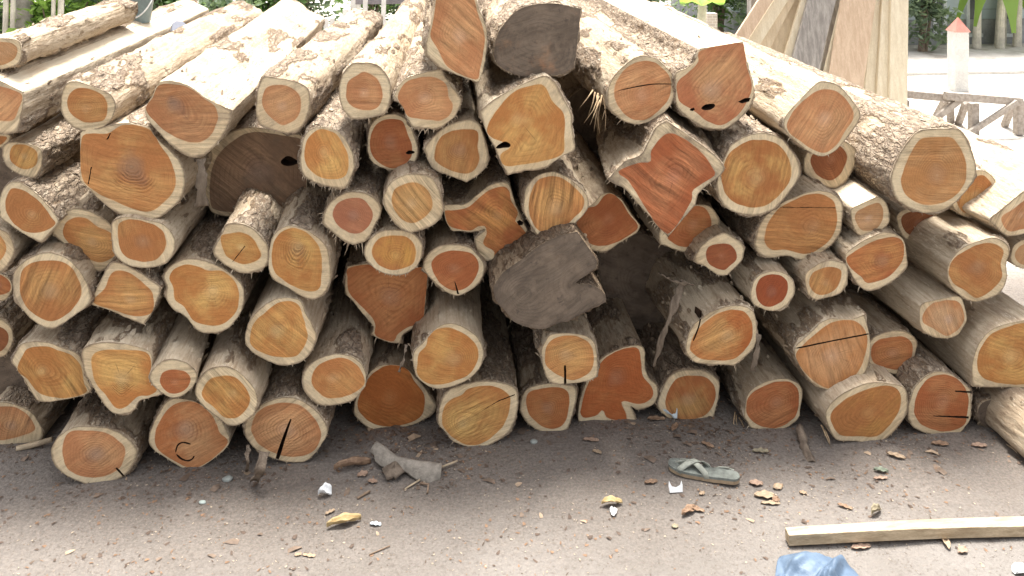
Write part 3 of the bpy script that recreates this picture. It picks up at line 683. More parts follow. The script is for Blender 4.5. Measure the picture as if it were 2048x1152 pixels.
L('O', "550,310 570,220 610,160 680,115 760,120 830,170 870,200* 870,340 850,380* 800,430 700,433 620,415 565,380", "582,300 600,220 650,150 720,125 790,140 840,190 860,260 850,330 840,380 780,410 700,412 620,380 590,340", (730, 260),
  "red-brown log on the ground with two level dark slits opening at its right side", 'r', 'G', bark=.6, rings=14, colB=(.42, .19, .08), cracks=["790,206 790,213 876,220 876,210", "680,333 680,338 860,350 860,338"])
L('O', "905,330 930,270 1000,255 1070,290 1095,370 1050,400 980,420 930,380", None, (1000, 330),
  "weathered log ending in torn splinters on the far right near the ground", 't', -.04, bark=.6, dirt=.75, flakes=1, tone=.5)
L('O', "1190,590 1210,480 1280,405 1380,395 1470,450 1480,560 1400,615 1290,622", None, (1340, 520),
  "pale stripped log slanting out of the photo at the lower right corner of the pile", 't', 'G', bark=.2, tone=.6)

def deep(u, v, r_, d, label, bark=.6):  # added filler logs that close gaps against the bright ground behind
    ol = [(u + r_ * math.cos(a) * (1 + .10 * math.sin(3 * a + u)), v + r_ * math.sin(a) * (1 + .08 * math.cos(2 * a + v)), False) for a in np.linspace(0, 2 * math.pi, 13)[:-1]]
    he = [(u + (x - u) * .74, v + (y - v) * .74, False) for x, y, c in ol]
    LOGS.append(dict(outer=ol, heart=he, pith=(u, v, False), label=label, col='d', d=d, cracks=[], bark=bark, dirt=.9))  # dark colour and heavy dirt value paint the gap's shade onto the end
deep(10, 345, 52, 0.90, "added filler log deep in the gap under the small yellowish log")
deep(128, 360, 50, 0.95, "added filler log deep in the gap left of the biggest orange end")
deep(500, 450, 46, 1.10, "added filler log deep in the gap below the dark brown recessed end")
deep(655, 430, 50, 1.05, "added filler log deep in the gap left of the brown-pink hearted log")
deep(940, 170, 60, 0.85, "added filler log deep in the gap under the tall pointed peak end")
deep(1190, 235, 62, 0.90, "added filler log deep in the gap right of the block-like golden log")
deep(1000, 640, 60, 0.95, "added filler log deep in the gap left of the notched muddy end")
deep(1695, 640, 56, 0.95, "added filler log deep in the gap below the wedge-shaped red-orange log")
deep(20, 690, 50, 0.85, "added filler log deep in the gap left of the broad golden end")

deep(4, 742, 58, .22, "added filler log at the photo's edge just above the grey muddy low log")

def catmull(pts, n):
    """closed smooth outline through pts [(Vector, corner)], n points evenly spaced; corners stay sharp. Returns points and a flat flag"""
    m = len(pts)
    dense, flat = [], []
    for i in range(m):
        p0, p1, p2, p3 = pts[i - 1], pts[i], pts[(i + 1) % m], pts[(i + 2) % m]
        a = p1[0] if p1[1] else p0[0]
        d = p2[0] if p2[1] else p3[0]
        isflat = p1[1] and p2[1]
        for k in range(12):
            t = k / 12
            if isflat:
                q = p1[0].lerp(p2[0], t)
            else:
                q = 0.5 * ((2 * p1[0]) + (p2[0] - a) * t + (2 * a - 5 * p1[0] + 4 * p2[0] - d) * t * t + (3 * p1[0] - a - 3 * p2[0] + d) * t ** 3)
            dense.append(q)
            flat.append(1.0 if isflat else 0.0)
    D = np.array([list(q) for q in dense])
    seg = np.linalg.norm(np.roll(D, -1, 0) - D, axis=1)
    cum = np.concatenate([[0], np.cumsum(seg)])
    # keep corners: sample evenly, then snap nearest sample to each corner
    s = np.arange(n) * cum[-1] / n
    for i in range(m):
        if pts[i][1]:
            c = cum[i * 12]
            s[np.argmin(np.abs(s - c))] = c
    idx = np.clip(np.searchsorted(cum, s, side='right') - 1, 0, len(D) - 1)
    fr = ((s - cum[idx]) / np.maximum(seg[idx], 1e-9))[:, None]
    return D[idx] * (1 - fr) + np.roll(D, -1, 0)[idx] * fr, np.array(flat)[idx]

def inside(poly, p):
    poly, p = np.asarray(poly), np.asarray(p)
    r = np.zeros(len(p), bool)
    x1, y1 = poly[:, 0], poly[:, 1]
    x2, y2 = np.roll(x1, -1), np.roll(y1, -1)
    for a, b, c, d in zip(x1, y1, x2, y2):
        m = ((b > p[:, 1]) != (d > p[:, 1])) & (p[:, 0] < (c - a) * (p[:, 1] - b) / ((d - b) if d != b else 1e-12) + a)
        r ^= m
    return r

def bdist(poly, p):
    a, b = np.asarray(poly), np.roll(poly, -1, 0)
    d = b - a
    w = p[:, None, :] - a[None]
    t = np.clip((w * d).sum(2) / np.maximum((d * d).sum(1), 1e-12), 0, 1)
    return np.sqrt((((w - t[..., None] * d) ** 2).sum(2)).min(1))

def area2(P):
    return float(np.sum(P[:, 0] * np.roll(P[:, 1], -1) - np.roll(P[:, 0], -1) * P[:, 1])) / 2

CENTRE_BASE = gnd(955, 896).y                # the pile's front plane
LENGTH = 2.15
GROUP = "sawn logs stacked in the pile"

def build_log(i, g):
    r = random.Random(100 + i)
    ocs = g['outer']
    cu = sum(p[0] for p in ocs) / len(ocs)
    cv_ = sum(p[1] for p in ocs) / len(ocs)
    if g['d'] == 'G':
        b = max(ocs, key=lambda p: p[1])
        Y = gnd(b[0], b[1], -0.004).y
    else:
        Y = CENTRE_BASE + g['d'] + r.uniform(-.012, .012)
    P0 = at(cu, cv_, Y)
    tx, tz = r.uniform(-.07, .07), r.uniform(-.06, .05)
    nrm = Vector((tx, -1, tz)).normalized()
    fit = lambda u, v: on_plane(u, v, P0, nrm)
    # trunk direction from the point its sides run to in the photograph
    vp = ray(g.get('vx', 860) + r.uniform(-25, 25), -190)
    axis = Vector((vp.x, vp.y, 0)).normalized()
    axis.z = r.uniform(-.012, .004)
    zmin = min(fit(p[0], p[1]).z for p in ocs)
    base = Vector((P0.x, P0.y, max(zmin, 0.0)))
    root = empty("log", base)
    thing(root, g['label'], "log", GROUP)

    P3, flat = catmull([(fit(u, v), c) for u, v, c in ocs], 104)
    # local frame of the end plane
    ex = Vector((0, 0, 1)).cross(nrm).normalized() * 1.0
    if ex.x < 0:
        ex = -ex
    ez = ex.cross(nrm).normalized()
    if ez.z < 0:
        ez = -ez
    E0 = np.array(P0)
    EX, EZ, NR = np.array(ex), np.array(ez), np.array(nrm)
    to2 = lambda p: np.stack([(p - E0) @ EX, (p - E0) @ EZ], 1)
    to3 = lambda q: E0 + q[:, :1] * EX + q[:, 1:2] * EZ
    O2 = to2(P3)
    if area2(O2) < 0:
        O2, flat = O2[::-1].copy(), flat[::-1].copy()
    n = len(O2)
    tang = np.roll(O2, -1, 0) - np.roll(O2, 1, 0)
    tang /= np.linalg.norm(tang, axis=1)[:, None]
    nor = np.stack([tang[:, 1], -tang[:, 0]], 1)
    jit = pnoise(np.concatenate([O2 * 55, np.full((n, 1), i * 3.7)], 1)) * 0.0022 * (1 - 0.75 * flat)
    O2 = O2 + nor * jit[:, None]
    size = math.sqrt(abs(area2(O2)))
    # ---- sawn end: one triangulation, split into sapwood ring and heartwood
    if g['heart']:
        H3, _ = catmull([(fit(u, v), c) for u, v, c in g['heart']], 84)
        H2 = to2(H3)
        if area2(H2) < 0:
            H2 = H2[::-1].copy()
        hc = H2.mean(0)
        wob = pnoise(np.concatenate([H2 * 40, np.full((len(H2), 1), i * 1.9)], 1)) * 0.0022
        H2 = H2 + (H2 - hc) / np.maximum(np.linalg.norm(H2 - hc, axis=1), 1e-6)[:, None] * wob[:, None]
    else:
        H2 = O2.mean(0) + (O2 - O2.mean(0)) * 0.84
        H2 = H2[::2]
    pith = to2(np.array([list(fit(g['pith'][0], g['pith'][1]))]))[0]
    cr2 = [to2(np.array([list(fit(u, v)) for u, v, _ in c])) for c in g['cracks']]
    def ragged(c):
        if len(c) >= 6:
            c = catmull([(Vector((x, y, 0)), False) for x, y in c], 40)[0][:, :2]
        else:
            out = []
            for k in range(len(c)):
                a_, b_ = c[k], c[(k + 1) % len(c)]
                m_ = max(1, int(np.linalg.norm(b_ - a_) / .006))
                out += [a_ + (b_ - a_) * t_ / m_ + (np.array([r.uniform(-.0007, .0007), r.uniform(-.0007, .0007)]) if t_ else 0) for t_ in range(m_)]
            c = np.array(out)
        return c
    cr2 = [ragged(c) for c in cr2]
    cr2 = [c if area2(c) > 0 else c[::-1].copy() for c in cr2]
    step = 0.0095
    lo, hi = O2.min(0), O2.max(0)
    gx, gy = np.meshgrid(np.arange(lo[0], hi[0], step), np.arange(lo[1], hi[1], step * 0.87))
    gx = gx + (np.arange(gx.shape[0]) % 2)[:, None] * step / 2
    G = np.stack([gx.ravel(), gy.ravel()], 1)
    G = G[inside(O2, G)]
    keep = (bdist(O2, G) > .004) & (bdist(H2, G) > .003)
    for c in cr2:
        keep &= bdist(c, G) > .002
    G = G[keep]
    loops = [O2, H2] + cr2
    pts, edges = [], []
    for lp in loops:
        b = len(pts)
        pts += [Vector(p) for p in lp]
        edges += [(b + k, b + (k + 1) % len(lp)) for k in range(len(lp))]
    pts += [Vector(p) for p in G]
    vo, _, fo, _, _, _ = geometry.delaunay_2d_cdt(pts, edges, [], 0, 1e-5)
    V = np.array([list(v) for v in vo])
    T = np.array([list(f) for f in fo if len(f) == 3])
    C = V[T].mean(1)
    ino = inside(O2, C)
    inh = inside(H2, C) & ino
    hole = np.zeros(len(C), bool)
    for c in cr2:
        hole |= inside(c, C)
    dp = np.linalg.norm(V - pith, axis=1)
    dh, do = bdist(H2, V), bdist(O2, V)
    vin = inside(H2, V)
    ring = np.where(vin | (dh < 1e-4), dp / (dp + dh + 1e-6), 1 + dh / (dh + do + 1e-6))
    ang = np.arctan2(V[:, 1] - pith[1], V[:, 0] - pith[0])
    polar = np.stack([np.cos(ang), np.sin(ang), ring], 1)
    rel = 0.0016 * fbm(np.concatenate([V * 30, np.full((len(V), 1), i * 2.1)], 1), 2) * smooth(do, 0, .01)
    V3 = to3(V) + NR * rel[:, None]

    cA, cB = COL[g['col']]
    cA, cB = g.get('colA', cA), g.get('colB', cB)
    tint = r.uniform(.90, 1.10)
    props = dict(seed=float(i * 1.37 % 40), colA=[c * tint for c in cA], colB=[c * tint for c in cB], dirt=g.get('dirt', r.choice((0, 0, 0, .03))), pd=.95 if g.get('pithdot') else r.uniform(.1, .5), smudge=float(g.get('smudge', r.choice((0, 0, 0, .15, .25)))), score=float(g.get('score', 0)),
                 sawamp=g.get('sawamp', r.uniform(.3, .75)), sawang=R(g.get('sawang', r.uniform(-80, 80))), rings=float(g.get('rings', r.uniform(8, 12))))
    def half(name, sel, mat):
        t = T[sel]
        u, inv = np.unique(t, return_inverse=True)
        f = inv.reshape(-1, 3)
        a, b, c = V[u][f[:, 0]], V[u][f[:, 1]], V[u][f[:, 2]]
        flip = ((b - a)[:, 0] * (c - a)[:, 1] - (b - a)[:, 1] * (c - a)[:, 0]) < 0
        f[flip] = f[flip][:, ::-1]
        o = mesh_obj(name, V3[u], f, mat, root, True, dict(ring=ring[u], polar=polar[u]), origin=base)
        for k, v in props.items():
            o[k] = v
        return o
    s = half("sapwood", ino & ~inh & ~hole, M['sap'])
    if g.get('dirt', 0) < .6 and 'dirt' in s:
        s["dirt"] = props['dirt'] * .8
    if g.get('saprim'):
        s["dirt"] = g['saprim']
    half("heartwood", inh & ~hole, M['heart'])
    for c in cr2:
        k = len(c)
        top = to3(c)
        w = c.mean(0) + (c - c.mean(0)) * 0.8
        bot = to3(w) - NR * 0.05
        fs = [[a, (a + 1) % k, k + (a + 1) % k, k + a] for a in range(k)] + [list(range(k, 2 * k))]
        big = max(c.max(0) - c.min(0)) < .05 and min(c.max(0) - c.min(0)) > .012
        mesh_obj("knot_hole" if big else "crack", np.concatenate([top, bot]), fs, M['crack'], root, False, origin=base)

    # ---- long torn splinters
    if g.get('spikes'):
        mb = MB()
        for u0, v0, u1, v1, dy in g['spikes']:
            p, e = at(u0, v0, Y + dy), at(u1, v1, Y + dy - .03)
            m1 = p.lerp(e, .5) + Vector((r.uniform(-1, 1), r.uniform(-1, 1), r.uniform(-1, 1))) * .006
            mb.tube([p, m1, e], [.0028, .0018, .0005], 5)
        mb.build("splinters", M['fringe'], root, origin=base, smooth_shade=True)
    # ---- trunk
    LEN = g.get('length', LENGTH)
    S = np.concatenate([[0, .0025, .006, .011, .018, .027, .038], np.linspace(.052, .70, 34), np.linspace(.74, .99, 6), np.linspace(1.05, LEN, 11)])
    AX = np.array(axis)
    K = len(S)
    cen = O2.mean(0)
    end_scale = r.uniform(.94, 1.12)
    rings_v = np.zeros((K, n, 3))
    bmv = np.zeros((K, n))
    bark = g.get('bark', .4)
    flare = r.uniform(0, .03)
    arc = np.cumsum(np.linalg.norm(np.roll(O2, -1, 0) - O2, axis=1))
    ss = np.repeat(S[:, None], n, 1)
    base3 = to3(O2)
    # noise coordinates follow the surface
    q = np.stack([np.repeat(O2[None, :, 0], K, 0), ss, np.repeat(O2[None, :, 1], K, 0)], 2).reshape(-1, 3)
    off = np.array([i * 5.3, i * 2.9, i * 7.1])
    lowf = fbm(q * np.array([7, 2.2, 7]) + off, 2)
    mid = fbm(q * np.array([26, 9, 26]) + off, 2)
    hi_ = fbm(q * np.array([75, 40, 75]) + off, 2)
    bmask = fbm(q * np.array([9, 3.2, 9]) + off * 1.7, 3)
    bmask = smooth(bmask + (bark - .5) * 1.15 + hi_ * .10, -.12, .12)
    fl = np.repeat(flat[None], K, 0).ravel()
    sf = ss.ravel()
    bmask = bmask * (1 - .92 * fl)
    onset = .004 + .03 * np.clip(.5 + pnoise(np.stack([q[:, 0] * 22, np.full(len(q), i * 1.1), q[:, 2] * 22], 1)), 0, 1) ** 2
    ramp_ = smooth(sf, 0, onset)
    disp = ramp_ * (bmask * (.0060 + .0050 * mid + .0050 * hi_) + (1 - .7 * fl) * (.0042 * mid + .0022 * hi_)) + smooth(sf, 0, .4) * .011 * lowf * (1 - .6 * fl)
    disp += ramp_ * (1 - fl) * .0008
    n3 = nor[:, :1] * EX + nor[:, 1:2] * EZ
    sc = 1 + (end_scale - 1) * (S / LENGTH)
    bendx, bendz = r.uniform(-.03, .03), r.uniform(-.015, .02)
    C3 = E0 + cen[0] * EX + cen[1] * EZ
    for k in range(K):
        t = S[k] / LENGTH
        rings_v[k] = C3 + (base3 - C3) * sc[k] + AX * S[k] + np.array([bendx, 0, bendz]) * (t * t)
    rings_v += (disp.reshape(K, n)[..., None]) * n3[None]
    bv = rings_v.reshape(-1, 3)
    idx = np.arange(K * n).reshape(K, n)
    a, b_ = idx[:-1], np.roll(idx, -1, 1)[:-1]
    c_, d_ = np.roll(idx, -1, 1)[1:], idx[1:]
    quads = np.stack([a, d_, c_, b_], 2).reshape(-1, 4)
    faces = quads.tolist()
    endc = len(bv)
    bv = np.concatenate([bv, bv[idx[-1]].mean(0)[None]])
    faces += [[int(idx[-1][(k + 1) % n]), int(idx[-1][k]), endc] for k in range(n)]
    bmv = np.append(bmask * smooth(sf, 0, .006), 0)
    bare = np.append(fl, 0)
    # ---- torn fibres along the rim
    mb = MB()
    nf = 70 if g.get('flakes') else 40
    for _ in range(nf):
        k = r.randrange(n)
        if flat[k] and r.random() < .8:
            continue
        p = Vector(base3[k])
        nn = Vector(n3[k])
        tt = Vector(EX * tang[k, 0] + EZ * tang[k, 1])
        down = max(0, -nn.z)
        ln = r.uniform(.003, .007) * (1 + .6 * down) * (1.9 if g.get('flakes') else 1)
        if r.random() < .06:
            ln *= 2.2
        w = r.uniform(.0007, .0026)
        dr = (nn * r.uniform(.5, 1) + tt * r.uniform(-.7, .7) + Vector((0, -1, 0)) * r.uniform(-.25, .35) + Vector((0, 0, -.5)) * r.random()).normalized()
        p = p - nn * .002 + axis * r.uniform(.0, .006)
        m1 = p + dr * ln * .55 + Vector((r.uniform(-1, 1), r.uniform(-1, 1), r.uniform(-1, 1))) * ln * .12
        e = p + dr * ln + Vector((0, 0, -ln * .25))
        mb.add([p - tt * w, p + tt * w, m1 + tt * w * .7, m1 - tt * w * .7, e], [[0, 1, 2, 3], [3, 2, 4]])
    nfib = len(mb.v)
    for _ in range(int(90 * bark) + 14):
        k, j = r.randrange(7, 38), r.randrange(n)
        if flat[j] and r.random() < .85:
            continue
        p = Vector(rings_v[k, j])
        nn = Vector(n3[j])
        tt = axis.cross(nn).normalized()
        da = (axis + tt * r.uniform(-.5, .5)).normalized()
        tt = da.cross(nn).normalized()
        l_, w_ = r.uniform(.004, .020), r.uniform(.002, .008)
        hh = r.uniform(.002, .009)
        q0 = [p - da * l_ - tt * w_ * .6, p - da * l_ * .9 + tt * w_, p + nn * hh * .4 + tt * w_ * 1.1, p + nn * hh * .3 - tt * w_, p + da * l_ + nn * hh * 1.4 + tt * w_ * .3, p + da * l_ * .8 + nn * hh - tt * w_ * .8]
        mb.add([v_ + nn * .001 for v_ in q0], [[0, 1, 2, 3], [3, 2, 4, 5]])
    faces += [[q_ + len(bv) for q_ in f_] for f_ in mb.f]
    bmv = np.append(bmv, np.concatenate([np.full(nfib, .1), np.repeat(np.where(np.random.RandomState(i).rand((len(mb.v) - nfib) // 6) < .5, .85, .15), 6)]))
    bare = np.append(bare, np.zeros(len(mb.v)))
    bv = np.concatenate([bv, np.array(mb.v).reshape(-1, 3)])
    o = mesh_obj("bark", bv, faces, M['bark'], root, True, dict(bm=bmv, bare=bare), origin=base)
    o["seed"] = props['seed']
    o["tone"] = float(g.get('tone', r.uniform(.65, 1.0)))
    o["crust"] = float(g.get('crust', r.uniform(-.2, .65)))
    return root

for i, g in enumerate(LOGS):
    build_log(i, g)
# ---------------------------------------------------------------- ground
def ground_material():
    t = NT("packed_dirt")
    P = t.obj()
    n1 = t.noise(P, 1.3, 4.0, 0.6)
    n2 = t.noise(P, 9.0, 5.0, 0.65)
    n3 = t.noise(P, 70.0, 4.0, 0.7)
    dirt = t.mix(t.ramp(n1, 0.35, 0.68), (0.178, 0.162, 0.147), (0.245, 0.228, 0.211))
    dirt = t.mix(t.ramp(n2, 0.45, 0.75, 0.0, 0.6), dirt, (0.262, 0.247, 0.233))
    dirt = t.mix(t.ramp(n3, 0.5, 0.72, 0.0, 0.5), dirt, (0.11, 0.092, 0.08))
    # trodden in bark crumbs and mulch lie along the pile
    sx = t.n("ShaderNodeSeparateXYZ")
    t.link(P, sx.inputs[0])
    band = t.ramp(t.math('ADD', sx.outputs[1], t.math('MULTIPLY', n2, 0.5)), CENTRE_BASE - 0.62, CENTRE_BASE + 0.15)
    back = t.ramp(sx.outputs[1], CENTRE_BASE + 0.8, CENTRE_BASE + 1.6)
    mulch = t.mix(t.ramp(t.noise(P, 130.0, 3.0, 0.7), 0.4, 0.65), (0.10, 0.08, 0.067), (0.20, 0.162, 0.134))
    c = t.mix(t.math('MULTIPLY', band, 0.6), dirt, mulch)
    v = t.n("ShaderNodeTexVoronoi")
    t.put(v.inputs['Vector'], t.vmath('ADD', P, t.vmath('SCALE', t.noise(P, 40.0, 2.0, col=True), 0.02)))
    v.inputs['Scale'].default_value = 95.0
    spk = t.math('MULTIPLY', t.ramp(v.outputs[0], 0.12, 0.26, 1.0, 0.0), t.ramp(t.n("ShaderNodeSeparateColor").outputs[0], 0.0, 1.0))
    sc = t.n("ShaderNodeSeparateColor")
    t.link(v.outputs[1], sc.inputs[0])
    spk = t.math('MULTIPLY', t.ramp(v.outputs[0], 0.10, 0.24, 1.0, 0.0), t.ramp(sc.outputs[0], 0.55, 0.75))
    c = t.mix(t.math('MULTIPLY', spk, 0.75), c, t.mix(sc.outputs[1], (0.33, 0.265, 0.205), (0.14, 0.10, 0.075)))
    pale = t.mix(t.ramp(n2, 0.35, 0.7), (0.52, 0.48, 0.43), (0.62, 0.585, 0.54))
    pale = t.mix(t.ramp(t.noise(P, 2.6, 5.0, 0.7), 0.5, 0.66, 0.0, 0.75), pale, (0.30, 0.25, 0.205))
    c = t.mix(back, c, pale)  # paler colour behind the pile paints in the stronger sunlight there
    t.bump(t.math('ADD', t.math('ADD', n2, t.math('MULTIPLY', n3, 0.5)), t.math('MULTIPLY', spk, 0.3)), 0.9, 0.02)
    return t.done(c, 0.95)

M['ground'] = ground_material()
def axis_steps(a, b, fine, far):
    x = list(np.arange(a, b + 1e-6, fine))
    st, p = fine, b
    while p < far:
        st *= 1.35
        p += st
        x.append(p)
    st, p = fine, a
    while p > -far:
        st *= 1.35
        p -= st
        x.insert(0, p)
    return np.array(x)
gx, gy = axis_steps(-2.6, 2.8, .03, 150), axis_steps(1.2, 4.0, .03, 150)
GX, GY = np.meshgrid(gx, gy)
gp = np.stack([GX.ravel(), GY.ravel(), np.zeros(GX.size)], 1)
def ground_z(p):
    return .010 * fbm(np.asarray(p) * np.array([2.2, 2.2, 0]) + .37, 2) + .0035 * fbm(np.asarray(p) * np.array([14, 14, 0]) + .71, 2) - .004 + .022 * np.exp(-((np.asarray(p)[:, 1] - CENTRE_BASE - .10) / .16) ** 2) * (.55 + fbm(np.asarray(p) * np.array([5, 5, 0]) + .2, 2)) + .012 * fbm(np.asarray(p) * np.array([.9, 1.6, 0]) + .9, 2)
gp[:, 2] = ground_z(gp)
ii = np.arange(GX.size).reshape(GX.shape)
gf = np.stack([ii[:-1, :-1], ii[:-1, 1:], ii[1:, 1:], ii[1:, :-1]], 2).reshape(-1, 4)
mesh_obj("ground", gp, gf, M['ground'])["kind"] = "structure"

def gz(x, y):
    return float(ground_z(np.array([[x, y, 0.0]]))[0])

def gpix(u, v):
    p = gnd(u, v)
    return Vector((p.x, p.y, gz(p.x, p.y)))

# ---------------------------------------------------------------- wood chips and shavings, too many to count
CHIP = [simple("chip_pale", (0.36, 0.295, 0.225), .2, 30), simple("chip_red", (0.22, 0.135, 0.085), .3, 30), simple("chip_brown", (0.11, 0.078, 0.06), .3, 30)]
BKF = simple('chip_bark', (.17, .125, .095), .35, 30)
LFL = simple('chip_leaf', (.36, .27, .19), .3, 30)
rc = random.Random(11)
def chips(name, count, mat, smin, smax, fall, label):
    v, f = [], []
    k = 0
    while k < count:
        x = rc.uniform(-2.6, 2.9)
        y = CENTRE_BASE + .25 - abs(rc.gauss(0, fall))
        if y < 1.15:
            continue
        cl = pnoise(np.array([[x * 3.1, y * 3.1, 2.2]]))[0]
        if rc.random() > .55 + cl * 1.3:
            continue
        k += 1
        z = gz(x, y) + .0015
        a = rc.uniform(0, math.pi)
        l = smin + (smax - smin) * rc.random() ** 3
        w = l * rc.uniform(.18, .75)
        h = l * rc.uniform(-.05, .35)
        dx, dy = math.cos(a), math.sin(a)
        tl = rc.uniform(-.3, .3)
        b = len(v)
        v += [(x - dx * l - dy * w, y - dy * l + dx * w, z), (x - dx * l + dy * w, y - dy * l - dx * w, z),
              (x + dy * w, y - dx * w, z + h), (x - dy * w, y + dx * w, z + h + w * tl),
              (x + dx * l - dy * w * .5, y + dy * l + dx * w * .5, z + h * .2), (x + dx * l, y + dy * l, z + h * .3)]
        f += [[b, b + 1, b + 2, b + 3], [b + 3, b + 2, b + 5, b + 4]]
    o = mesh_obj(name, v, f, mat, None, False)
    o["kind"] = "stuff"
    o["label"] = label
    return o
chips("wood_chips", 9000, CHIP[0], .0006, .0042, .75, "pale wood chips and shavings strewn over the dirt in front of the logs")
chips("bark_crumbs", 7000, CHIP[1], .0008, .0065, .38, "reddish bark crumbs lying thickest near the foot of the pile")
chips("dark_bark_litter", 6000, CHIP[2], .0009, .009, .34, "dark bark litter in the shade under the logs")

chips("bark_flakes", 420, BKF, .006, .020, .30, "curled flakes of bark scattered along the foot of the pile")
chips("leaf_litter", 70, LFL, .008, .022, .55, "crumbled dry tan leaf bits lying on the dirt")

# ---------------------------------------------------------------- leaves and small litter, one by one
def leafm(name, a, b, rough=.6):
    t = NT(name)
    P = t.obj()
    n = t.noise(P, 45.0, 4.0, .65)
    c = t.mix(t.ramp(n, .35, .65), a, b)
    veins = t.noise(t.vmath('MULTIPLY', P, (30, 260, 30)), 1.0, 2.0)
    c = t.mix(t.ramp(veins, .5, .7, 0, .3), c, tuple(x * .55 for x in a))
    t.bump(veins, .5, .003)
    return t.done(c, rough)
LM = dict(yellow=leafm("leaf_yellow", (.38, .275, .13), (.48, .37, .20)), brown=leafm("leaf_brown", (.20, .125, .08), (.33, .22, .145)),
          tan=leafm("leaf_tan", (.31, .225, .15), (.41, .31, .215)), green=leafm("leaf_green", (.14, .16, .12), (.22, .24, .18)),
          olive=leafm("leaf_olive", (.22, .19, .13), (.34, .29, .20)), pink=leafm("leaf_pink", (.30, .20, .145), (.38, .27, .20)),
          white=simple("white_litter", (.74, .75, .76), .08, 20), bluish=simple("bluish_litter", (.62, .70, .74), .08, 20))

def leaf(name, cat, u, v, ln, wd, ang, curl, mat, label, twist=.25, lift=.0, pointed=1.0, group=None, bendl=.3):
    """a thin curled sheet of real size lying on the dirt; ang 0 points along +X"""
    p = gpix(u, v)
    if group:
        curl, bendl, twist = curl * .6, bendl * .55, twist * .8
        wd *= 1.15
    nu, nv = 14, 7
    r = random.Random(int(u * 7 + v))
    vs = []
    for i in range(nu + 1):
        s = i / nu
        prof = (math.sin(math.pi * min(max(s, .02), .98)) ** (.65 * pointed))
        for j in range(nv + 1):
            q = j / nv * 2 - 1
            x = (s - .5) * ln
            w = q * wd / 2 * prof * (1 + .10 * math.sin(9 * s + u))
            ca = curl * q * q * wd * .55 * (1 if True else 0)
            y = w * (1 - .25 * abs(curl) * q * q)
            z = ca + bendl * ln * .5 * (math.sin(math.pi * s * 1.15 + .2) * .35 + .25 * (s - .5) ** 2) + twist * w * (s - .3) * 1.2
            z += .0015 * math.sin(17 * s + 5 * q)
            vs.append([x, y, z])
    vs = np.array(vs)
    vs[:, 2] -= vs[:, 2].min() - .002
    c, s_ = math.cos(ang), math.sin(ang)
    top = np.stack([vs[:, 0] * c - vs[:, 1] * s_, vs[:, 0] * s_ + vs[:, 1] * c, vs[:, 2] + lift], 1)
    bot = top - np.array([0, 0, .0009])
    n1 = nv + 1
    fs = []
    N = len(top)
    for i in range(nu):
        for j in range(nv):
            a = i * n1 + j
            fs.append([a, a + n1, a + n1 + 1, a + 1])
            fs.append([N + a + 1, N + a + n1 + 1, N + a + n1, N + a])
    rimi = [i * n1 for i in range(nu + 1)] + [nu * n1 + j for j in range(1, n1)] + [i * n1 + nv for i in range(nu - 1, -1, -1)] + [j for j in range(nv - 1, 0, -1)]
    for k in range(len(rimi)):
        a, b = rimi[k], rimi[(k + 1) % len(rimi)]
        fs.append([b, a, N + a, N + b])
    o = mesh_obj(name, np.concatenate([top, bot]), fs, LM[mat])
    o.location = p
    return thing(o, label, cat, group)

DL = "dry leaves fallen on the dirt"
leaf("dry_leaf", "leaf", 688, 1046, .098, .030, .30, .75, 'yellow', "curled straw-yellow leaf lying alone on the dirt beside a pale bluish scrap", bendl=.35)
leaf("dry_leaf", "leaf", 1224, 1010, .064, .024, .12, .5, 'yellow', "arched cream-yellow leaf with a whitish shred under it", bendl=.8)
leaf("paper_scrap", "litter", 1227, 1024, .035, .022, 1.35, .3, 'white', "whitish shred tucked under the arched cream-yellow leaf", pointed=.6)
leaf("dry_leaf", "leaf", 1529, 992, .062, .026, -.12, .5, 'tan', "largest tan leaf of the dry leaf heap right of the sandal", group=DL)
leaf("dry_leaf", "leaf", 1512, 968, .042, .020, -.2, .6, 'pink', "reddish tan leaf at the heap's back, just right of the sandal's heel", group=DL)
leaf("dry_leaf", "leaf", 1556, 973, .036, .022, .3, -.5, 'tan', "small crumpled tan leaf at the right end of the leaf heap", group=DL)
leaf("dry_leaf", "leaf", 1541, 1006, .058, .012, -.1, .3, 'tan', "narrow tan leaf strip in front of the leaf heap", group=DL)
leaf("dry_leaf", "leaf", 1552, 1000, .026, .020, .5, .7, 'brown', "little brown folded leaf in the middle of the leaf heap", group=DL)
leaf("dry_leaf", "leaf", 1792, 914, .055, .018, -.55, .7, 'tan', "folded tan leaf in the shade behind the green leaf", group=DL)
leaf("green_leaf", "leaf", 1762, 942, .044, .020, -.25, .5, 'green', "grey-green leaf scrap lying behind a pinkish leaf strip")
leaf("dry_leaf", "leaf", 1761, 957, .046, .010, -.02, .4, 'pink', "narrow pinkish leaf strip just in front of the green leaf scrap", group=DL)
leaf("dry_leaf", "leaf", 1752, 1026, .048, .022, .55, .9, 'olive', "curled olive leaf with a raised edge behind the wooden batten", bendl=.9, twist=.8)
leaf("dry_leaf", "leaf", 1722, 1093, .058, .016, .05, .4, 'pink', "pinkish bark-like leaf between the batten and the blue plastic", group=DL)
leaf("dry_leaf", "leaf", 1893, 1090, .045, .018, 1.3, .6, 'tan', "upturned pale leaf standing up in front of the batten", bendl=.9, group=DL)
leaf("dry_leaf", "leaf", 1925, 1104, .034, .020, .4, .4, 'pink', "small pinkish leaf on the dirt at the batten's near side, right of an upturned leaf", group=DL)
leaf("dry_leaf", "leaf", 1690, 1014, .042, .012, -.6, .5, 'brown', "thin brown leaf lying left of the curled olive leaf", group=DL)
leaf("dry_leaf", "leaf", 1378, 1025, .058, .020, .5, .8, 'brown', "twisted brown leaf in front of the white torn tag", bendl=.8, twist=.9, group=DL)
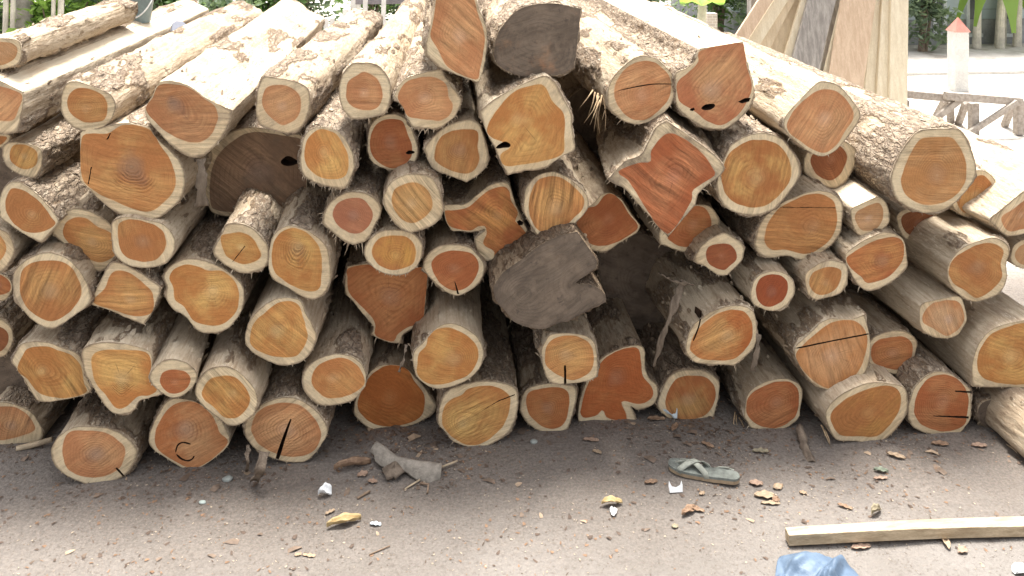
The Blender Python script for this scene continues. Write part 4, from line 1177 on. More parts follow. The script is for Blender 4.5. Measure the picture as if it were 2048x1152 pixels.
leaf("dry_leaf", "leaf", 1392, 1020, .050, .014, -.5, .5, 'brown', "brown leaf crossing the twisted one in front of the torn tag", group=DL)
leaf("dry_leaf", "leaf", 1302, 966, .042, .016, .1, .6, 'brown', "dark red-brown leaf just left of the white torn tag", group=DL)
leaf("dry_leaf", "leaf", 1521, 904, .052, .018, -.1, .6, 'olive', "grey-brown leaf in the shade behind the leaf heap", group=DL)
leaf("dry_leaf", "leaf", 1415, 893, .045, .016, -.7, .5, 'brown', "dull brown leaf in the shade behind the sandal", group=DL)
leaf("dry_leaf", "leaf", 1182, 886, .052, .016, -.2, .5, 'pink', "reddish leaf in the shade in front of the butterfly-shaped end", group=DL)
leaf("dry_leaf", "leaf", 1194, 909, .030, .014, -.5, .5, 'tan', "little tan leaf just in front of the reddish shaded one", group=DL)
leaf("dry_leaf", "leaf", 1312, 849, .060, .020, -.1, .4, 'brown', "brown leaf under the flat-bottomed log beside white litter", group=DL)
leaf("dry_leaf", "leaf", 1350, 864, .050, .018, .9, .6, 'brown', "crumpled brown leaf right in front of the white litter under the logs", group=DL)
leaf("dry_leaf", "leaf", 1880, 888, .055, .020, -.15, .5, 'brown', "large brown leaf in deep shade under the slotted log", group=DL)
leaf("dry_leaf", "leaf", 1958, 890, .052, .018, -.1, .5, 'pink', "brownish leaf in deep shade below the torn splintered log", group=DL)
leaf("dry_leaf", "leaf", 725, 950, .034, .022, .4, .5, 'pink', "pink leaf scrap at the left of the big bark curl", group=DL)
leaf("dry_leaf", "leaf", 745, 963, .030, .016, -.2, .5, 'pink', "salmon leaf scrap in front of the big bark curl", group=DL)
leaf("dry_leaf", "leaf", 705, 938, .115, .030, .25, .9, 'brown', "long rusty brown curled leaf left of the big bark curl", bendl=.4)
leaf("dry_leaf", "leaf", 660, 1023, .032, .010, .6, .4, 'tan', "narrow pale leaf sliver behind the straw-yellow leaf", group=DL)
leaf("white_litter", "litter", 650, 990, .040, .026, .25, .9, 'white', "crumpled white tissue scrap behind the straw-yellow leaf", bendl=1.2, twist=1.5, pointed=.4)
leaf("bluish_scrap", "litter", 751, 1047, .032, .012, -.15, .3, 'bluish', "small pale bluish scrap right of the straw-yellow leaf", pointed=.4)
leaf("wood_splinter", "wood chip", 618, 1109, .036, .010, -.25, .1, 'tan', "pale flat wood splinter on the dirt near the photo's bottom left", pointed=.35, bendl=.02)
leaf("wood_splinter", "wood chip", 596, 1108, .018, .010, .2, .1, 'tan', "short stubby wood splinter beside the longer pale one", pointed=.35, bendl=.02)
leaf("white_litter", "litter", 1338, 843, .055, .034, -.4, .9, 'bluish', "white crumpled litter wedged under the flat-bottomed orange log", bendl=.9, twist=1.2, pointed=.4)
leaf("white_litter", "litter", 2040, 1146, .045, .032, .3, .4, 'white', "white scrap at the bottom right corner of the photo", pointed=.4)
leaf("dry_leaf", "leaf", 1404, 990, .022, .012, .4, .5, 'tan', "tiny tan leaf right of the white torn tag", group=DL)
leaf("dry_leaf", "leaf", 1606, 985, .022, .012, -.3, .5, 'tan', "tiny tan leaf right of the leaf heap", group=DL)
leaf("dry_leaf", "leaf", 1350, 1052, .020, .014, 0, .3, 'olive', "small flat round olive leaf in front of the twisted brown leaf", group=DL)

# torn white tag with two horns
p = gpix(1353, 987)
tag_o = [(-.020, 0), (.019, 0), (.021, .022), (.019, .034), (.013, .020), (0, .014), (-.012, .018), (-.019, .036), (-.022, .020)]
vs = [(x, z * .35 + y, z * .75 + .003) for y in (0, .0015) for x, z in tag_o]
k = len(tag_o)
o = mesh_obj("torn_tag", vs, [list(range(k)), list(range(2 * k - 1, k - 1, -1))] + [[(i + 1) % k, i, k + i, k + (i + 1) % k] for i in range(k)], LM['white'], None, False)
o.location = p
thing(o, "white torn plastic tag with two horns in front of the sandal", "litter")

# pebbles
def pebble(u, v, r_, mat, label):
    p = gpix(u, v)
    bm = bmesh.new()
    bmesh.ops.create_icosphere(bm, subdivisions=3, radius=r_)
    vv = np.array([list(x.co) for x in bm.verts])
    vv *= (1 + .35 * fbm(vv / r_ * .9 + u, 2))[:, None] * np.array([1.2, .9, .6])
    fs = [[x.index for x in f.verts] for f in bm.faces]
    bm.free()
    o = mesh_obj("pebble", vv, fs, mat)
    o.location = (p.x, p.y, p.z + r_ * .3)
    thing(o, label, "stone")
PB = simple("pebble_grey", (.30, .32, .30), .2, 30)
PB2 = simple("pebble_green", (.40, .46, .43), .2, 30)
pebble(455, 958, .013, PB, "grey pebble in front of the scorch-ringed log's right corner")
pebble(405, 1004, .008, PB2, "pale greenish pebble on open dirt in front of the scorch-ringed log")
pebble(1068, 890, .010, PB, "dark grey pebble in the shade right of the large golden log")

# ---------------------------------------------------------------- loose bark, sticks
BK = simple("loose_bark", (.17, .13, .10), .35, 10, .9, .8, (3, 3, 3), (.27, .215, .165))
BK2 = simple("loose_bark_grey", (.15, .115, .085), .3, 14, .9, .8, (4, 4, 1), (.23, .18, .135))
BK3 = simple("bark_curl_grey", (.30, .265, .225), .25, 14, .9, .7, (3, 3, 3), (.38, .34, .29))
def strip(name, pts, wd, mat, label, cat, roll=.6, th=.004, seed=1, taper=(1, 1), side=None):
    """a curled strip of bark along 3-D points"""
    pts = [Vector(p) for p in pts]
    r = random.Random(seed)
    n = len(pts)
    K = 7
    vs = []
    fine = []
    for i in range(n - 1):
        for k in range(5):
            fine.append(pts[i].lerp(pts[i + 1], k / 5))
    fine.append(pts[-1])
    m = len(fine)
    for i, p in enumerate(fine):
        d = (fine[min(i + 1, m - 1)] - fine[max(i - 1, 0)]).normalized()
        s = side if side else d.cross(Vector((0, 0, 1)))
        s = (s - d * s.dot(d)).normalized()
        nn = s.cross(d)
        f = i / (m - 1)
        w = wd * (taper[0] * (1 - f) + taper[1] * f) * (1 + .18 * math.sin(f * 11 + seed))
        for j in range(K):
            q = j / (K - 1) * 2 - 1
            jag = r.uniform(-.004, .004) if j in (0, K - 1) else 0
            vs.append(p + s * (q * w / 2 + jag) + nn * (-roll * q * q * w / 2 + r.uniform(-.0008, .0008)))
    N = len(vs)
    # thickness
    nrm = []
    for i in range(m):
        d = (fine[min(i + 1, m - 1)] - fine[max(i - 1, 0)]).normalized()
        s = side if side else d.cross(Vector((0, 0, 1)))
        s = (s - d * s.dot(d)).normalized()
        nrm += [s.cross(d)] * K
    vs += [v - nrm[i] * th for i, v in enumerate(vs)]
    fs = []
    for i in range(m - 1):
        for j in range(K - 1):
            a = i * K + j
            fs.append([a, a + 1, a + K + 1, a + K])
            fs.append([N + a, N + a + K, N + a + K + 1, N + a + 1])
        fs.append([i * K, (i + 1) * K, N + (i + 1) * K, N + i * K])
        fs.append([(i + 1) * K + K - 1, i * K + K - 1, N + i * K + K - 1, N + (i + 1) * K + K - 1])
    fs.append([j for j in range(K)][::-1] + [N + j for j in range(K)])
    e = (m - 1) * K
    fs.append([e + j for j in range(K)] + [N + e + j for j in range(K)][::-1])
    c = sum(vs, Vector()) / len(vs)
    o = mesh_obj(name, [tuple(v - c) for v in vs], fs, mat)
    o.location = c
    return thing(o, label, cat)
YF = CENTRE_BASE
FS = Vector((1, .15, 0))
strip("bark_strip", [at(403, 318, YF - .03), at(404, 350, YF - .05), at(403, 385, YF - .05), at(405, 411, YF - .045)], .034, BK2, "pale bark strip hanging in front of the dark brown recessed end", "bark", .25, .004, 3, (.7, 1.1), FS)
strip("bark_strip", [at(1366, 560, YF - .06), at(1348, 610, YF - .09), at(1328, 660, YF - .11), at(1306, 732, YF - .10)], .024, BK2, "long thin bark strip leaning between the very dark grey end and an orange log", "bark", .15, .004, 5, (1.1, .4), FS)
strip("bark_strip", [at(1316, 545, YF - .03), at(1345, 560, YF - .07), at(1388, 570, YF - .09)], .010, BK2, "short splinter crossing the top of the long thin bark strip", "bark", .3, .003, 6, (.3, .8), Vector((0, 0, 1)))
strip("bark_strip", [at(1516, 668, YF - .08), at(1513, 700, YF - .10), at(1504, 741, YF - .11)], .020, BK2, "short bark strip hanging below the orange log with splintered lower edge", "bark", .4, .004, 7, (.7, 1.0), FS)
strip("bark_strip", [at(814, 690, YF - .05), at(806, 720, YF - .09), at(798, 744, YF - .10)], .010, BK2, "slender splinter hanging left of the bean-shaped golden heart", "bark", .3, .003, 8, (1, .3), FS)
strip("bark_strip", [at(530, 905, YF - .12), at(522, 935, YF - .15), gpix(508, 968) + Vector((0, 0, .02))], .045, BK, "frayed brown bark flap hanging to the ground beneath the slit round log", "bark", .5, .006, 9, (.8, .5), FS)
strip("bark_strip", [at(497, 890, YF - .09), at(495, 920, YF - .12), gpix(494, 944) + Vector((0, 0, .01))], .016, BK, "dark narrow bark flap left of the frayed brown one", "bark", .4, .004, 10, (.8, .5), FS)
strip("bark_piece", [gpix(1600, 868) + Vector((0, 0, .035)), gpix(1610, 895) + Vector((0, 0, .018)), gpix(1624, 922) + Vector((0, 0, .008))], .036, BK, "folded tan bark piece on the ground below the large tilted oval log", "bark", .9, .004, 11, (.7, 1.0))
strip("bark_curl", [gpix(752, 922) + Vector((0, 0, .055)), gpix(790, 940) + Vector((0, 0, .042)), gpix(840, 948) + Vector((0, 0, .038)), gpix(884, 947) + Vector((0, 0, .03))], .062, BK3, "big grey curl of bark lying on the ground near the pile's middle", "bark", 1.1, .005, 12, (.7, 1.0))
strip("bark_piece", [gpix(765, 955) + Vector((0, 0, .025)), gpix(790, 948) + Vector((0, 0, .04)), gpix(805, 957) + Vector((0, 0, .02))], .05, BK, "lumpy brown bark piece propped against the big grey bark curl", "bark", .6, .006, 13)
def stick(pts, r_, mat, label, name="stick"):
    mb = MB()
    mb.tube(pts, r_, 7)
    c = Vector(pts[0])
    o = mb.build(name, mat, None, origin=c, smooth_shade=True)
    o.location = c
    return thing(o, label, "stick")
ST = simple("stick_pale", (.50, .40, .28), .25, 20, .85, .4, (1, 4, 1))
ST2 = simple("stick_brown", (.24, .17, .12), .3, 20, .85, .4)
up = lambda z: Vector((0, 0, z))
stick([gpix(32, 911) + up(.006), gpix(60, 904) + up(.008), gpix(104, 900) + up(.02)], [.007, .009, .008], ST, "pale peeled stick poking out from under the lower left logs")
stick([gpix(810, 977) + up(.004), gpix(840, 962) + up(.006)], .0025, ST, "thin straight twig in front of the big bark curl")
stick([gpix(840, 967) + up(.004), gpix(857, 972) + up(.009), gpix(855, 985) + up(.004)], .003, ST2, "bent brown twig at the right of the thin straight twig")
stick([gpix(882, 941) + up(.01), gpix(915, 930) + up(.012)], .003, ST, "pale twig sticking out of the right end of the bark curl")
stick([gpix(738, 1105) + up(.003), gpix(780, 1088) + up(.004)], .0016, ST2, "thin dark twig lying on open dirt near the photo's bottom")
stick([gpix(715, 997) + up(.004), gpix(740, 983) + up(.006)], .0035, ST2, "short brown twig in front of the salmon leaf scrap")

# ---------------------------------------------------------------- batten
BT = simple("batten_wood", (.46, .35, .225), .2, 5, .75, .7, (2.5, 12, 12), (.62, .50, .345))
def batten():
    a, b = gnd(1574, 1064, .03), gnd(2048, 1046, .03)
    b = a + (b - a) * 1.35
    d = (b - a)
    n = 14
    vs = []
    for i in range(n + 1):
        f = i / n
        p = a + d * f
        h = .006 * math.sin(math.pi * min(1, f * 1.1)) + .002
        s = Vector((-d.y, d.x, 0)).normalized()
        w, t = .030 + .012 * f, .030
        for q, z in ((-1, 0), (1, 0), (1, t), (-1, t)):
            vs.append((p.x + s.x * q * w / 2, p.y + s.y * q * w / 2, h + z))
    fs = [[3, 2, 1, 0], [n * 4 + k for k in range(4)]]
    for i in range(n):
        for k in range(4):
            fs.append([i * 4 + k, i * 4 + (k + 1) % 4, (i + 1) * 4 + (k + 1) % 4, (i + 1) * 4 + k])
    o = mesh_obj("batten", vs, fs, BT, None, False, origin=a)
    o.location = a
    m = o.modifiers.new("bevel", 'BEVEL')
    m.width, m.segments = .0015, 2
    thing(o, "long freshly sawn pale wooden batten lying on the dirt", "batten")
batten()

# ---------------------------------------------------------------- blue plastic sheet
def blue_sheet():
    t = NT("blue_plastic")
    P = t.obj()
    n = t.noise(P, 12.0, 4.0, .6)
    c = t.mix(t.ramp(n, .35, .7), (.075, .115, .175), (.115, .165, .235))
    c = t.mix(t.ramp(t.noise(P, 30.0, 4.0, .7), .58, .75, 0, .4), c, (.24, .29, .34))
    t.bump(t.noise(P, 22.0, 4.0, .6), .5, .01)
    t.b.inputs['Specular IOR Level'].default_value = .45
    mat = t.done(c, .6)
    ol = [(1556, 1114), (1575, 1106), (1600, 1102), (1632, 1106), (1650, 1112), (1668, 1113), (1690, 1124), (1708, 1136), (1724, 1160), (1732, 1200), (1715, 1250), (1650, 1275), (1590, 1265), (1552, 1220), (1550, 1160)]
    P2 = [gnd(u, v - 6, .02) for u, v in ol]
    B, _ = catmull([(Vector((p.x, p.y, 0)), False) for p in P2], 110)
    B = B[:, :2]
    if area2(B) < 0:
        B = B[::-1]
    c0 = B.mean(0)
    vs = []
    RN = 30
    rz = random.Random(8)
    creases = [(rz.uniform(-.08, .08), rz.uniform(-.07, .07), rz.uniform(0, 3.14), rz.uniform(-.016, .024), rz.uniform(.012, .035)) for _ in range(16)]
    for k in range(RN + 1):
        f = k / RN
        q = c0 + (B - c0) * f
        h = .030 * (1 - f ** 3) ** .8
        pp = np.concatenate([q, np.zeros((len(q), 1))], 1)
        fold = .010 * fbm(pp * 14 + 3.1, 3)
        for cx_, cy_, ca_, am_, wd_ in creases:
            dd = np.abs((q[:, 0] - c0[0] - cx_) * math.sin(ca_) - (q[:, 1] - c0[1] - cy_) * math.cos(ca_))
            fold = fold + am_ * np.maximum(0, 1 - dd / wd_)
        vs.append(np.concatenate([q, (.005 + h + fold * (.35 + .65 * (1 - f ** 4)))[:, None]], 1))
    vs = np.concatenate(vs)
    vs[:, 2] = np.maximum(vs[:, 2], .005)
    n = len(B)
    fs = [[k * n + i, k * n + (i + 1) % n, (k + 1) * n + (i + 1) % n, (k + 1) * n + i][::-1] for k in range(RN) for i in range(n)]
    org = np.array([c0[0], c0[1], 0])
    o = mesh_obj("plastic_sheet", vs, [f[::-1] for f in fs], mat, None, True, origin=org)
    o.location = org
    m = o.modifiers.new("solid", 'SOLIDIFY')
    m.thickness = .0015
    thing(o, "crumpled dusty blue plastic sheet at the bottom edge of the photo", "plastic sheet")
blue_sheet()

# ---------------------------------------------------------------- sandal
def sandal():
    a, b = gpix(1338, 938), gpix(1478, 969)          # toe, heel
    d = (b - a)
    ln = d.length
    ang = math.atan2(d.y, d.x)
    root = empty("sandal", a + d * .5, (0, 0, ang))
    thing(root, "worn flat grey-green sandal with crossed pale straps on the dirt", "sandal")
    prof = [(-.5, .10), (-.47, .22), (-.38, .335), (-.25, .37), (-.10, .33), (.08, .27), (.25, .265), (.38, .27), (.46, .21), (.5, .08)]
    W = ln * .80
    up_ = [(x * ln, y * W * .5) for x, y in prof]
    lo_ = [(x * ln, -y * W * .5 * (.92 if x < 0 else 1)) for x, y in prof][::-1]
    ol, _ = catmull([(Vector((x, y, 0)), False) for x, y in up_ + lo_], 60)
    ol = ol[:, :2]
    if area2(ol) < 0:
        ol = ol[::-1]
    lift = lambda x: .006 * max(0, -x / ln - .1) ** 1.3 * 2.5 + .006 * smooth(np.array([x / ln]), .1, .4)[0]
    def slab(name, z0, z1, mat, sc=1.0):
        n = len(ol)
        vs = []
        for z in (z0, z1):
            vs += [(x * sc, y * sc, z + lift(x)) for x, y in ol]
        vs += [(x * sc * .93, y * sc * .9, z1 + lift(x) + .0015) for x, y in ol]
        fs = [list(range(n))[::-1]] + [[k * n + i, k * n + (i + 1) % n, (k + 1) * n + (i + 1) % n, (k + 1) * n + i] for k in range(2) for i in range(n)] + [[2 * n + i for i in range(n)]]
        return mesh_obj(name, vs, fs, mat, root, False)
    slab("sole", .002, .012, simple("sandal_sole", (.36, .27, .18), .2, 40))
    slab("footbed", .0122, .019, simple("sandal_footbed", (.19, .205, .185), .3, 45, .8, .3), 1.01)
    mt = simple("sandal_strap", (.36, .37, .32), .25, 40, .8)
    def band(pts, w):
        r_ = [Vector(p) for p in pts]
        vs, fs = [], []
        for i, p in enumerate(r_):
            dd = (r_[min(i + 1, len(r_) - 1)] - r_[max(i - 1, 0)]).normalized()
            s = Vector((1, 0, 0)) - dd * dd.x
            s.normalize()
            nn = s.cross(dd)
            for q, h in ((-1, 0), (1, 0), (1, .003), (-1, .003)):
                vs.append(p + s * q * w / 2 + nn * h)
        n = len(r_)
        fs = [[3, 2, 1, 0], [(n - 1) * 4 + k for k in range(4)]] + [[i * 4 + k, i * 4 + (k + 1) % 4, (i + 1) * 4 + (k + 1) % 4, (i + 1) * 4 + k] for i in range(n - 1) for k in range(4)]
        mesh_obj("strap", vs, fs, mt, root, True)
    T = lambda x, y, z: (x * ln, y * W * .5, z + lift(x * ln))
    band([T(-.36, .33, .010), T(-.30, .30, .022), T(-.22, .16, .034), T(-.14, 0, .040), T(-.04, -.18, .036), T(.04, -.27, .024), T(.06, -.29, .010)], .016)
    band([T(.08, .29, .010), T(.04, .27, .024), T(-.03, .16, .038), T(-.12, 0, .046), T(-.24, -.2, .036), T(-.32, -.31, .022), T(-.34, -.34, .010)], .016)
    band([T(-.42, .03, .016), T(-.34, .02, .028), T(-.24, .01, .036), T(-.14, 0, .042)], .008)
    band([T(.10, .29, .010), T(.22, .28, .022), T(.34, .26, .026), T(.42, .24, .02)], .007)
sandal()
# ---------------------------------------------------------------- behind the pile: boards, trestle, post, house, plants
BOARD = [simple("board_pale", (.72, .62, .45), .08, 3, .75, .3, (14, 14, 1.2), (.78, .70, .54)), simple("board_pink", (.60, .44, .31), .10, 3, .75, .3, (14, 14, 1.2), (.68, .53, .39)),
         simple("board_grey", (.30, .275, .255), .2, 3, .8, .3, (14, 14, 1.2), (.44, .41, .375)), simple("board_tan", (.62, .50, .35), .10, 3, .75, .3, (14, 14, 1.2), (.70, .59, .43))]
BY = 5.7
def board(u0, v0, u1, v1, wpx, mat, label, dy=0.0, th=.03, lean=.16):
    """centre line through two photo points, set on a plane leaning back; runs down to the ground and up out of sight"""
    n = Vector((0, -1, lean)).normalized()
    p0 = Vector((0, BY + dy, 0))
    a, b = on_plane(u0, v0, p0, n), on_plane(u1, v1, p0, n)
    d = (b - a).normalized()
    if d.z < 0:
        d = -d
    foot = a - d * (a.z / d.z)
    top = foot + d * (2.3 / max(d.z, .3)) * (1 + .05 * math.sin(u0))
    w = wpx * (BY + dy) / 1870.0
    s = d.cross(n).normalized()
    vs = []
    for p, k in ((foot, 1), (top, .97)):
        for q, r_ in ((-1, 0), (1, 0), (1, 1), (-1, 1)):
            vs.append(p + s * (q * w / 2 * k) - n * th * r_)
    fs = [[0, 1, 2, 3], [7, 6, 5, 4], [0, 4, 5, 1], [1, 5, 6, 2], [2, 6, 7, 3], [3, 7, 4, 0]]
    o = mesh_obj("board", [v - foot for v in vs], fs, BOARD[mat], None, False)
    bm = bmesh.new()
    bm.from_mesh(o.data)
    bmesh.ops.recalc_face_normals(bm, faces=bm.faces)
    bm.to_mesh(o.data)
    bm.free()
    o.location = foot
    m = o.modifiers.new("bevel", 'BEVEL')
    m.width = .003
    thing(o, label, "board", "sawn boards leaning behind the pile")
board(1478, 84, 1532, 0, 30, 1, "brownish edge-on board, the most slanted of the leaning boards", .02, .03)
board(1498, 100, 1562, 0, 30, 0, "cream slanting board just right of the brownish edge-on one", .06)
board(1520, 112, 1578, 0, 26, 3, "tan slanting board with a rounded dark knot between two cream boards", .10)
board(1546, 122, 1596, 0, 40, 3, "grey-tan slanting board left of the white-edged one", .14)
board(1572, 135, 1612, 0, 22, 0, "white-edged narrow board touching the grey weathered board", .06)
board(1608, 142, 1645, 0, 66, 2, "wide grey weathered board in the middle of the leaning boards", .02, .035)
board(1655, 150, 1686, 0, 40, 2, "dark violet-grey board in the gap behind the wide pinkish one", .20)
board(1657, 166, 1697, 0, 30, 0, "narrow cream board along the wide pinkish board's left side", .05)
board(1692, 172, 1718, 0, 84, 1, "widest pinkish board of the leaning boards", .0, .03)
board(1741, 190, 1757, 0, 30, 0, "yellowish narrow upright board right of the widest pinkish one", .06)
board(1767, 205, 1778, 0, 34, 0, "pale upright board second from the trestle", .03)
board(1797, 210, 1800, 0, 44, 0, "pale upright board nearest the trestle", .0)
# the rail they lean on
mb = MB()
a, b = at(1560, -260, BY + .62), at(1760, -260, BY + .62)
for q in (a, b):
    q.z = 2.02
mb.beam(a + Vector((-.5, 0, 0)), b + Vector((.3, 0, 0)), .08, .08)
rr = empty("leaning_rack", ((a + b) / 2 + Vector((0, 0, -2.02))))
mb.build("rail", BOARD[2], rr, origin=rr.location)
for q in (a + Vector((-.2, .0, 0)), b + Vector((-.15, .0, 0))):
    mb = MB()
    mb.beam((q.x, q.y, 0), (q.x, q.y, 1.98), .09, .09, (0, 1, 0))
    mb.build("post", BOARD[2], rr, origin=rr.location)
thing(rr, "rough timber rack that the sawn boards lean against", "rack")

# trestle
TW = simple("trestle_wood", (.36, .31, .27), .2, 6, .85, .4, (6, 6, 6), (.46, .41, .36))
TY = 6.1
def trestle():
    root = empty("trestle", (at(1930, 200, TY).x, TY + .2, 0))
    thing(root, "weathered grey wooden trestle with crossed braces behind the pile", "trestle")
    org = root.location
    def bm_(name, p, q, w, t, up=(0, -1, 0)):
        mb = MB()
        mb.beam(p, q, w, t, up)
        mb.build(name, TW, root, origin=org, bevel=.003)
    a, b = at(1806, 187, TY), at(1912, 197, TY)
    bm_("rail", a, b, .055, .05)
    a2, b2 = at(1890, 191, TY - .06), at(2042, 203, TY - .02)
    bm_("rail", a2, b2, .058, .05)
    for u, v, dy in ((1947, 206, 0.0), (2038, 200, 0.02)):
        p = at(u, v, TY + dy)
        bm_("leg", p, Vector((p.x, p.y, 0)), .06, .06)
    for u, v, dy in ((1812, 200, .02),):
        p = at(u, v, TY + dy)
        bm_("leg", p, Vector((p.x, p.y, 0)), .03, .05)
    # braces
    bm_("brace", at(1925, 196, TY - .05), at(1872, 236, TY - .05), .045, .03)
    bm_("brace", at(2034, 204, TY - .06), at(1930, 272, TY - .06), .04, .03)
    # far legs splayed back
    for u, v, u2, v2 in ((1932, 204, 1912, 262), (2026, 208, 1990, 300), (1890, 200, 1868, 240), (1900, 205, 1902, 252), (1958, 260, 1985, 290)):
        p, q = at(u, v, TY + .12), at(u2, v2, TY + .42)
        if u == 1958:
            bm_("brace", at(u, v, TY + .45), at(u2, v2, TY + .45), .04, .03)
            continue
        d = (q - p)
        q = p + d * (p.z / -d.z) if d.z < 0 else q
        bm_("leg", p, q, .05, .035)
trestle()

# marker post with red tip
def post():
    u, Yp = 1916, 7.6
    x = at(u, 120, Yp).x
    root = empty("marker_post", (x, Yp, 0))
    thing(root, "square white marker post with a red pyramid tip behind the trestle", "post")
    zt, zs = at(u, 60, Yp).z, at(u, 38, Yp).z
    mb = MB()
    mb.box((0, 0, zt / 2), (.135, .135, zt))
    mb.build("shaft", simple("post_white", (.70, .69, .66), .1, 8), root, bevel=.006)
    mb = MB()
    h = .078
    mb.add([(-h, -h, zt - .01), (h, -h, zt - .01), (h, h, zt - .01), (-h, h, zt - .01), (0, 0, zs + .02)], [[3, 2, 1, 0], [0, 1, 4], [1, 2, 4], [2, 3, 4], [3, 0, 4]])
    mb.build("tip", simple("post_red", (.46, .19, .155), .15, 10), root)
post()

# house
HY = gnd(1900, 88).y
def house():
    x0, x1 = at(1530, 60, HY).x, at(2400, 60, HY).x
    root = empty("house", ((x0 + x1) / 2, HY + 2, 0))
    thing(root, "pale blue-grey boarded house with small dark windows across the yard", "house")
    org = root.location
    t = NT("house_boards")
    P = t.obj()
    sx = t.n("ShaderNodeSeparateXYZ")
    t.link(P, sx.inputs[0])
    saw = t.math('FRACT', t.math('MULTIPLY', sx.outputs[2], 7.0))
    c = t.mix(t.ramp(t.noise(P, 3.0, 4.0), .35, .7), (.42, .50, .53), (.52, .59, .61))
    c = t.mix(t.ramp(saw, 0, .12, .6, 0), c, (.16, .19, .2))
    t.bump(saw, .6, .02)
    wm = t.done(c, .7)
    mb = MB()
    mb.box(((x0 + x1) / 2, HY + 2, 1.5 + .16), (x1 - x0, 4, 2.7))
    mb.build("wall", wm, root, origin=org)
    mb = MB()
    mb.box(((x0 + x1) / 2, HY + 2, .155), (x1 - x0 + .06, 4.06, .31))
    mb.build("plinth", simple("house_plinth", (.30, .31, .31), .25, 5), root, origin=org)
    mb = MB()
    e = .5
    mb.add([(x0 - e, HY - e, 2.9), (x1 + e, HY - e, 2.9), (x1 + e, HY + 4 + e, 2.9), (x0 - e, HY + 4 + e, 2.9), (x0 - e, HY + 2, 4.1), (x1 + e, HY + 2, 4.1)],
           [[0, 1, 5, 4], [2, 3, 4, 5], [3, 0, 4], [1, 2, 5], [3, 2, 1, 0]])
    mb.build("roof", simple("house_roof", (.30, .27, .25), .2, 4), root, origin=org)
    wd = simple("window_dark", (.05, .06, .07), .2, 5, .25, spec=.5)
    wf = simple("window_frame", (.60, .63, .63), .1, 5)
    for u0, u1 in ((1869, 1883), (1935, 1952), (2005, 2019), (1600, 1640), (1730, 1750)):
        a, b = at(u0, 66, HY), at(u1, -40, HY)
        mb = MB()
        cx, w, z0, z1 = (a.x + b.x) / 2, abs(b.x - a.x), a.z, b.z
        mb.box((cx - w / 2 - .02, HY - .02, (z0 + z1) / 2), (.04, .06, z1 - z0))
        mb.box((cx + w / 2 + .02, HY - .02, (z0 + z1) / 2), (.04, .06, z1 - z0))
        mb.box((cx, HY - .02, z1 + .022), (w + .08, .06, .04))
        mb.box((cx, HY - .03, z0 - .022), (w + .10, .08, .04))
        f = mb.build("window", wf, root, origin=org)
        mb = MB()
        mb.box((cx, HY - .012, (z0 + z1) / 2), (w, .018, z1 - z0))
        mb.build("pane", wd, f, origin=org)
house()

# ---- vegetation
def foliage_mat(name, a, b, c=None):
    t = NT(name)
    P = t.obj()
    gi = t.n("ShaderNodeNewGeometry").outputs['Random Per Island']
    col = t.mix(gi, a, b)
    col = t.mix(t.ramp(t.noise(P, 2.5, 3.0), .4, .65, 0, .5), col, c or b)
    t.b.inputs['Transmission Weight'].default_value = 0
    tr = t.n("ShaderNodeBsdfTranslucent")
    t.put(tr.inputs[0], t.vmath('MULTIPLY', col, (1.6, 1.7, .9)))
    mx = t.n("ShaderNodeMixShader")
    mx.inputs[0].default_value = .4
    t.put(t.b.inputs['Base Color'], col)
    t.b.inputs['Roughness'].default_value = .5
    t.link(t.b.outputs[0], mx.inputs[1])
    t.link(tr.outputs[0], mx.inputs[2])
    t.link(mx.outputs[0], t.out.inputs[0])
    return t.m
FG = [foliage_mat("foliage_mid", (.07, .13, .05), (.15, .24, .08)), foliage_mat("foliage_grey", (.10, .14, .10), (.24, .30, .22)), foliage_mat("foliage_light", (.16, .27, .07), (.26, .38, .10))]
TK = simple("stem_brown", (.22, .17, .13), .3, 12)
TKP = simple("stem_pale", (.58, .54, .46), .2, 12)
rv = random.Random(5)

def shrub(x, y, h, rad, mat, label, leafsize=.09, nl=900, cat="shrub", name="shrub"):
    root = empty(name, (x, y, 0))
    thing(root, label, cat)
    mb = MB()
    tips = []
    for k in range(9):
        a = rv.uniform(0, 6.283)
        rr_ = rad * rv.uniform(.2, .85)
        tip = Vector((math.cos(a) * rr_, math.sin(a) * rr_, h * rv.uniform(.55, .95)))
        mid = Vector((tip.x * .35, tip.y * .35, tip.z * .5))
        mb.tube([(rv.uniform(-.04, .04), rv.uniform(-.04, .04), 0), mid, tip], [.022, .015, .006], 6)
        tips += [tip, mid.lerp(tip, .5), mid]
    mb.build("stem", TK, root)
    v, f = [], []
    lobes = [(t_, rad * rv.uniform(.22, .42)) for t_ in tips] + [(Vector((rv.uniform(-.6, .6) * rad, rv.uniform(-.6, .6) * rad, h * rv.uniform(.12, .5))), rad * .35) for _ in range(10)]
    for _ in range(nl):
        c, r_ = rv.choice(lobes)
        p = c + Vector((rv.gauss(0, .55), rv.gauss(0, .55), rv.gauss(0, .5))) * r_
        if p.z < .02:
            continue
        l = leafsize * rv.uniform(.5, 1.2)
        d = Vector((rv.gauss(0, 1), rv.gauss(0, 1), rv.gauss(-.2, .6))).normalized()
        s = d.cross(Vector((rv.gauss(0, .5), rv.gauss(0, .5), 1))).normalized() * l * .27
        n = s.cross(d).normalized() * l * .12
        b = len(v)
        v += [p, p + d * l * .5 + s, p + d * l, p + d * l * .5 - s, p + d * l * .5 - n]
        f += [[b, b + 1, b + 4], [b + 1, b + 2, b + 4], [b + 2, b + 3, b + 4], [b + 3, b, b + 4]]
    mesh_obj("foliage", [tuple(q) for q in v], f, FG[mat], root, False)
    return root

def px(u, Y):
    return at(u, 40, Y).x

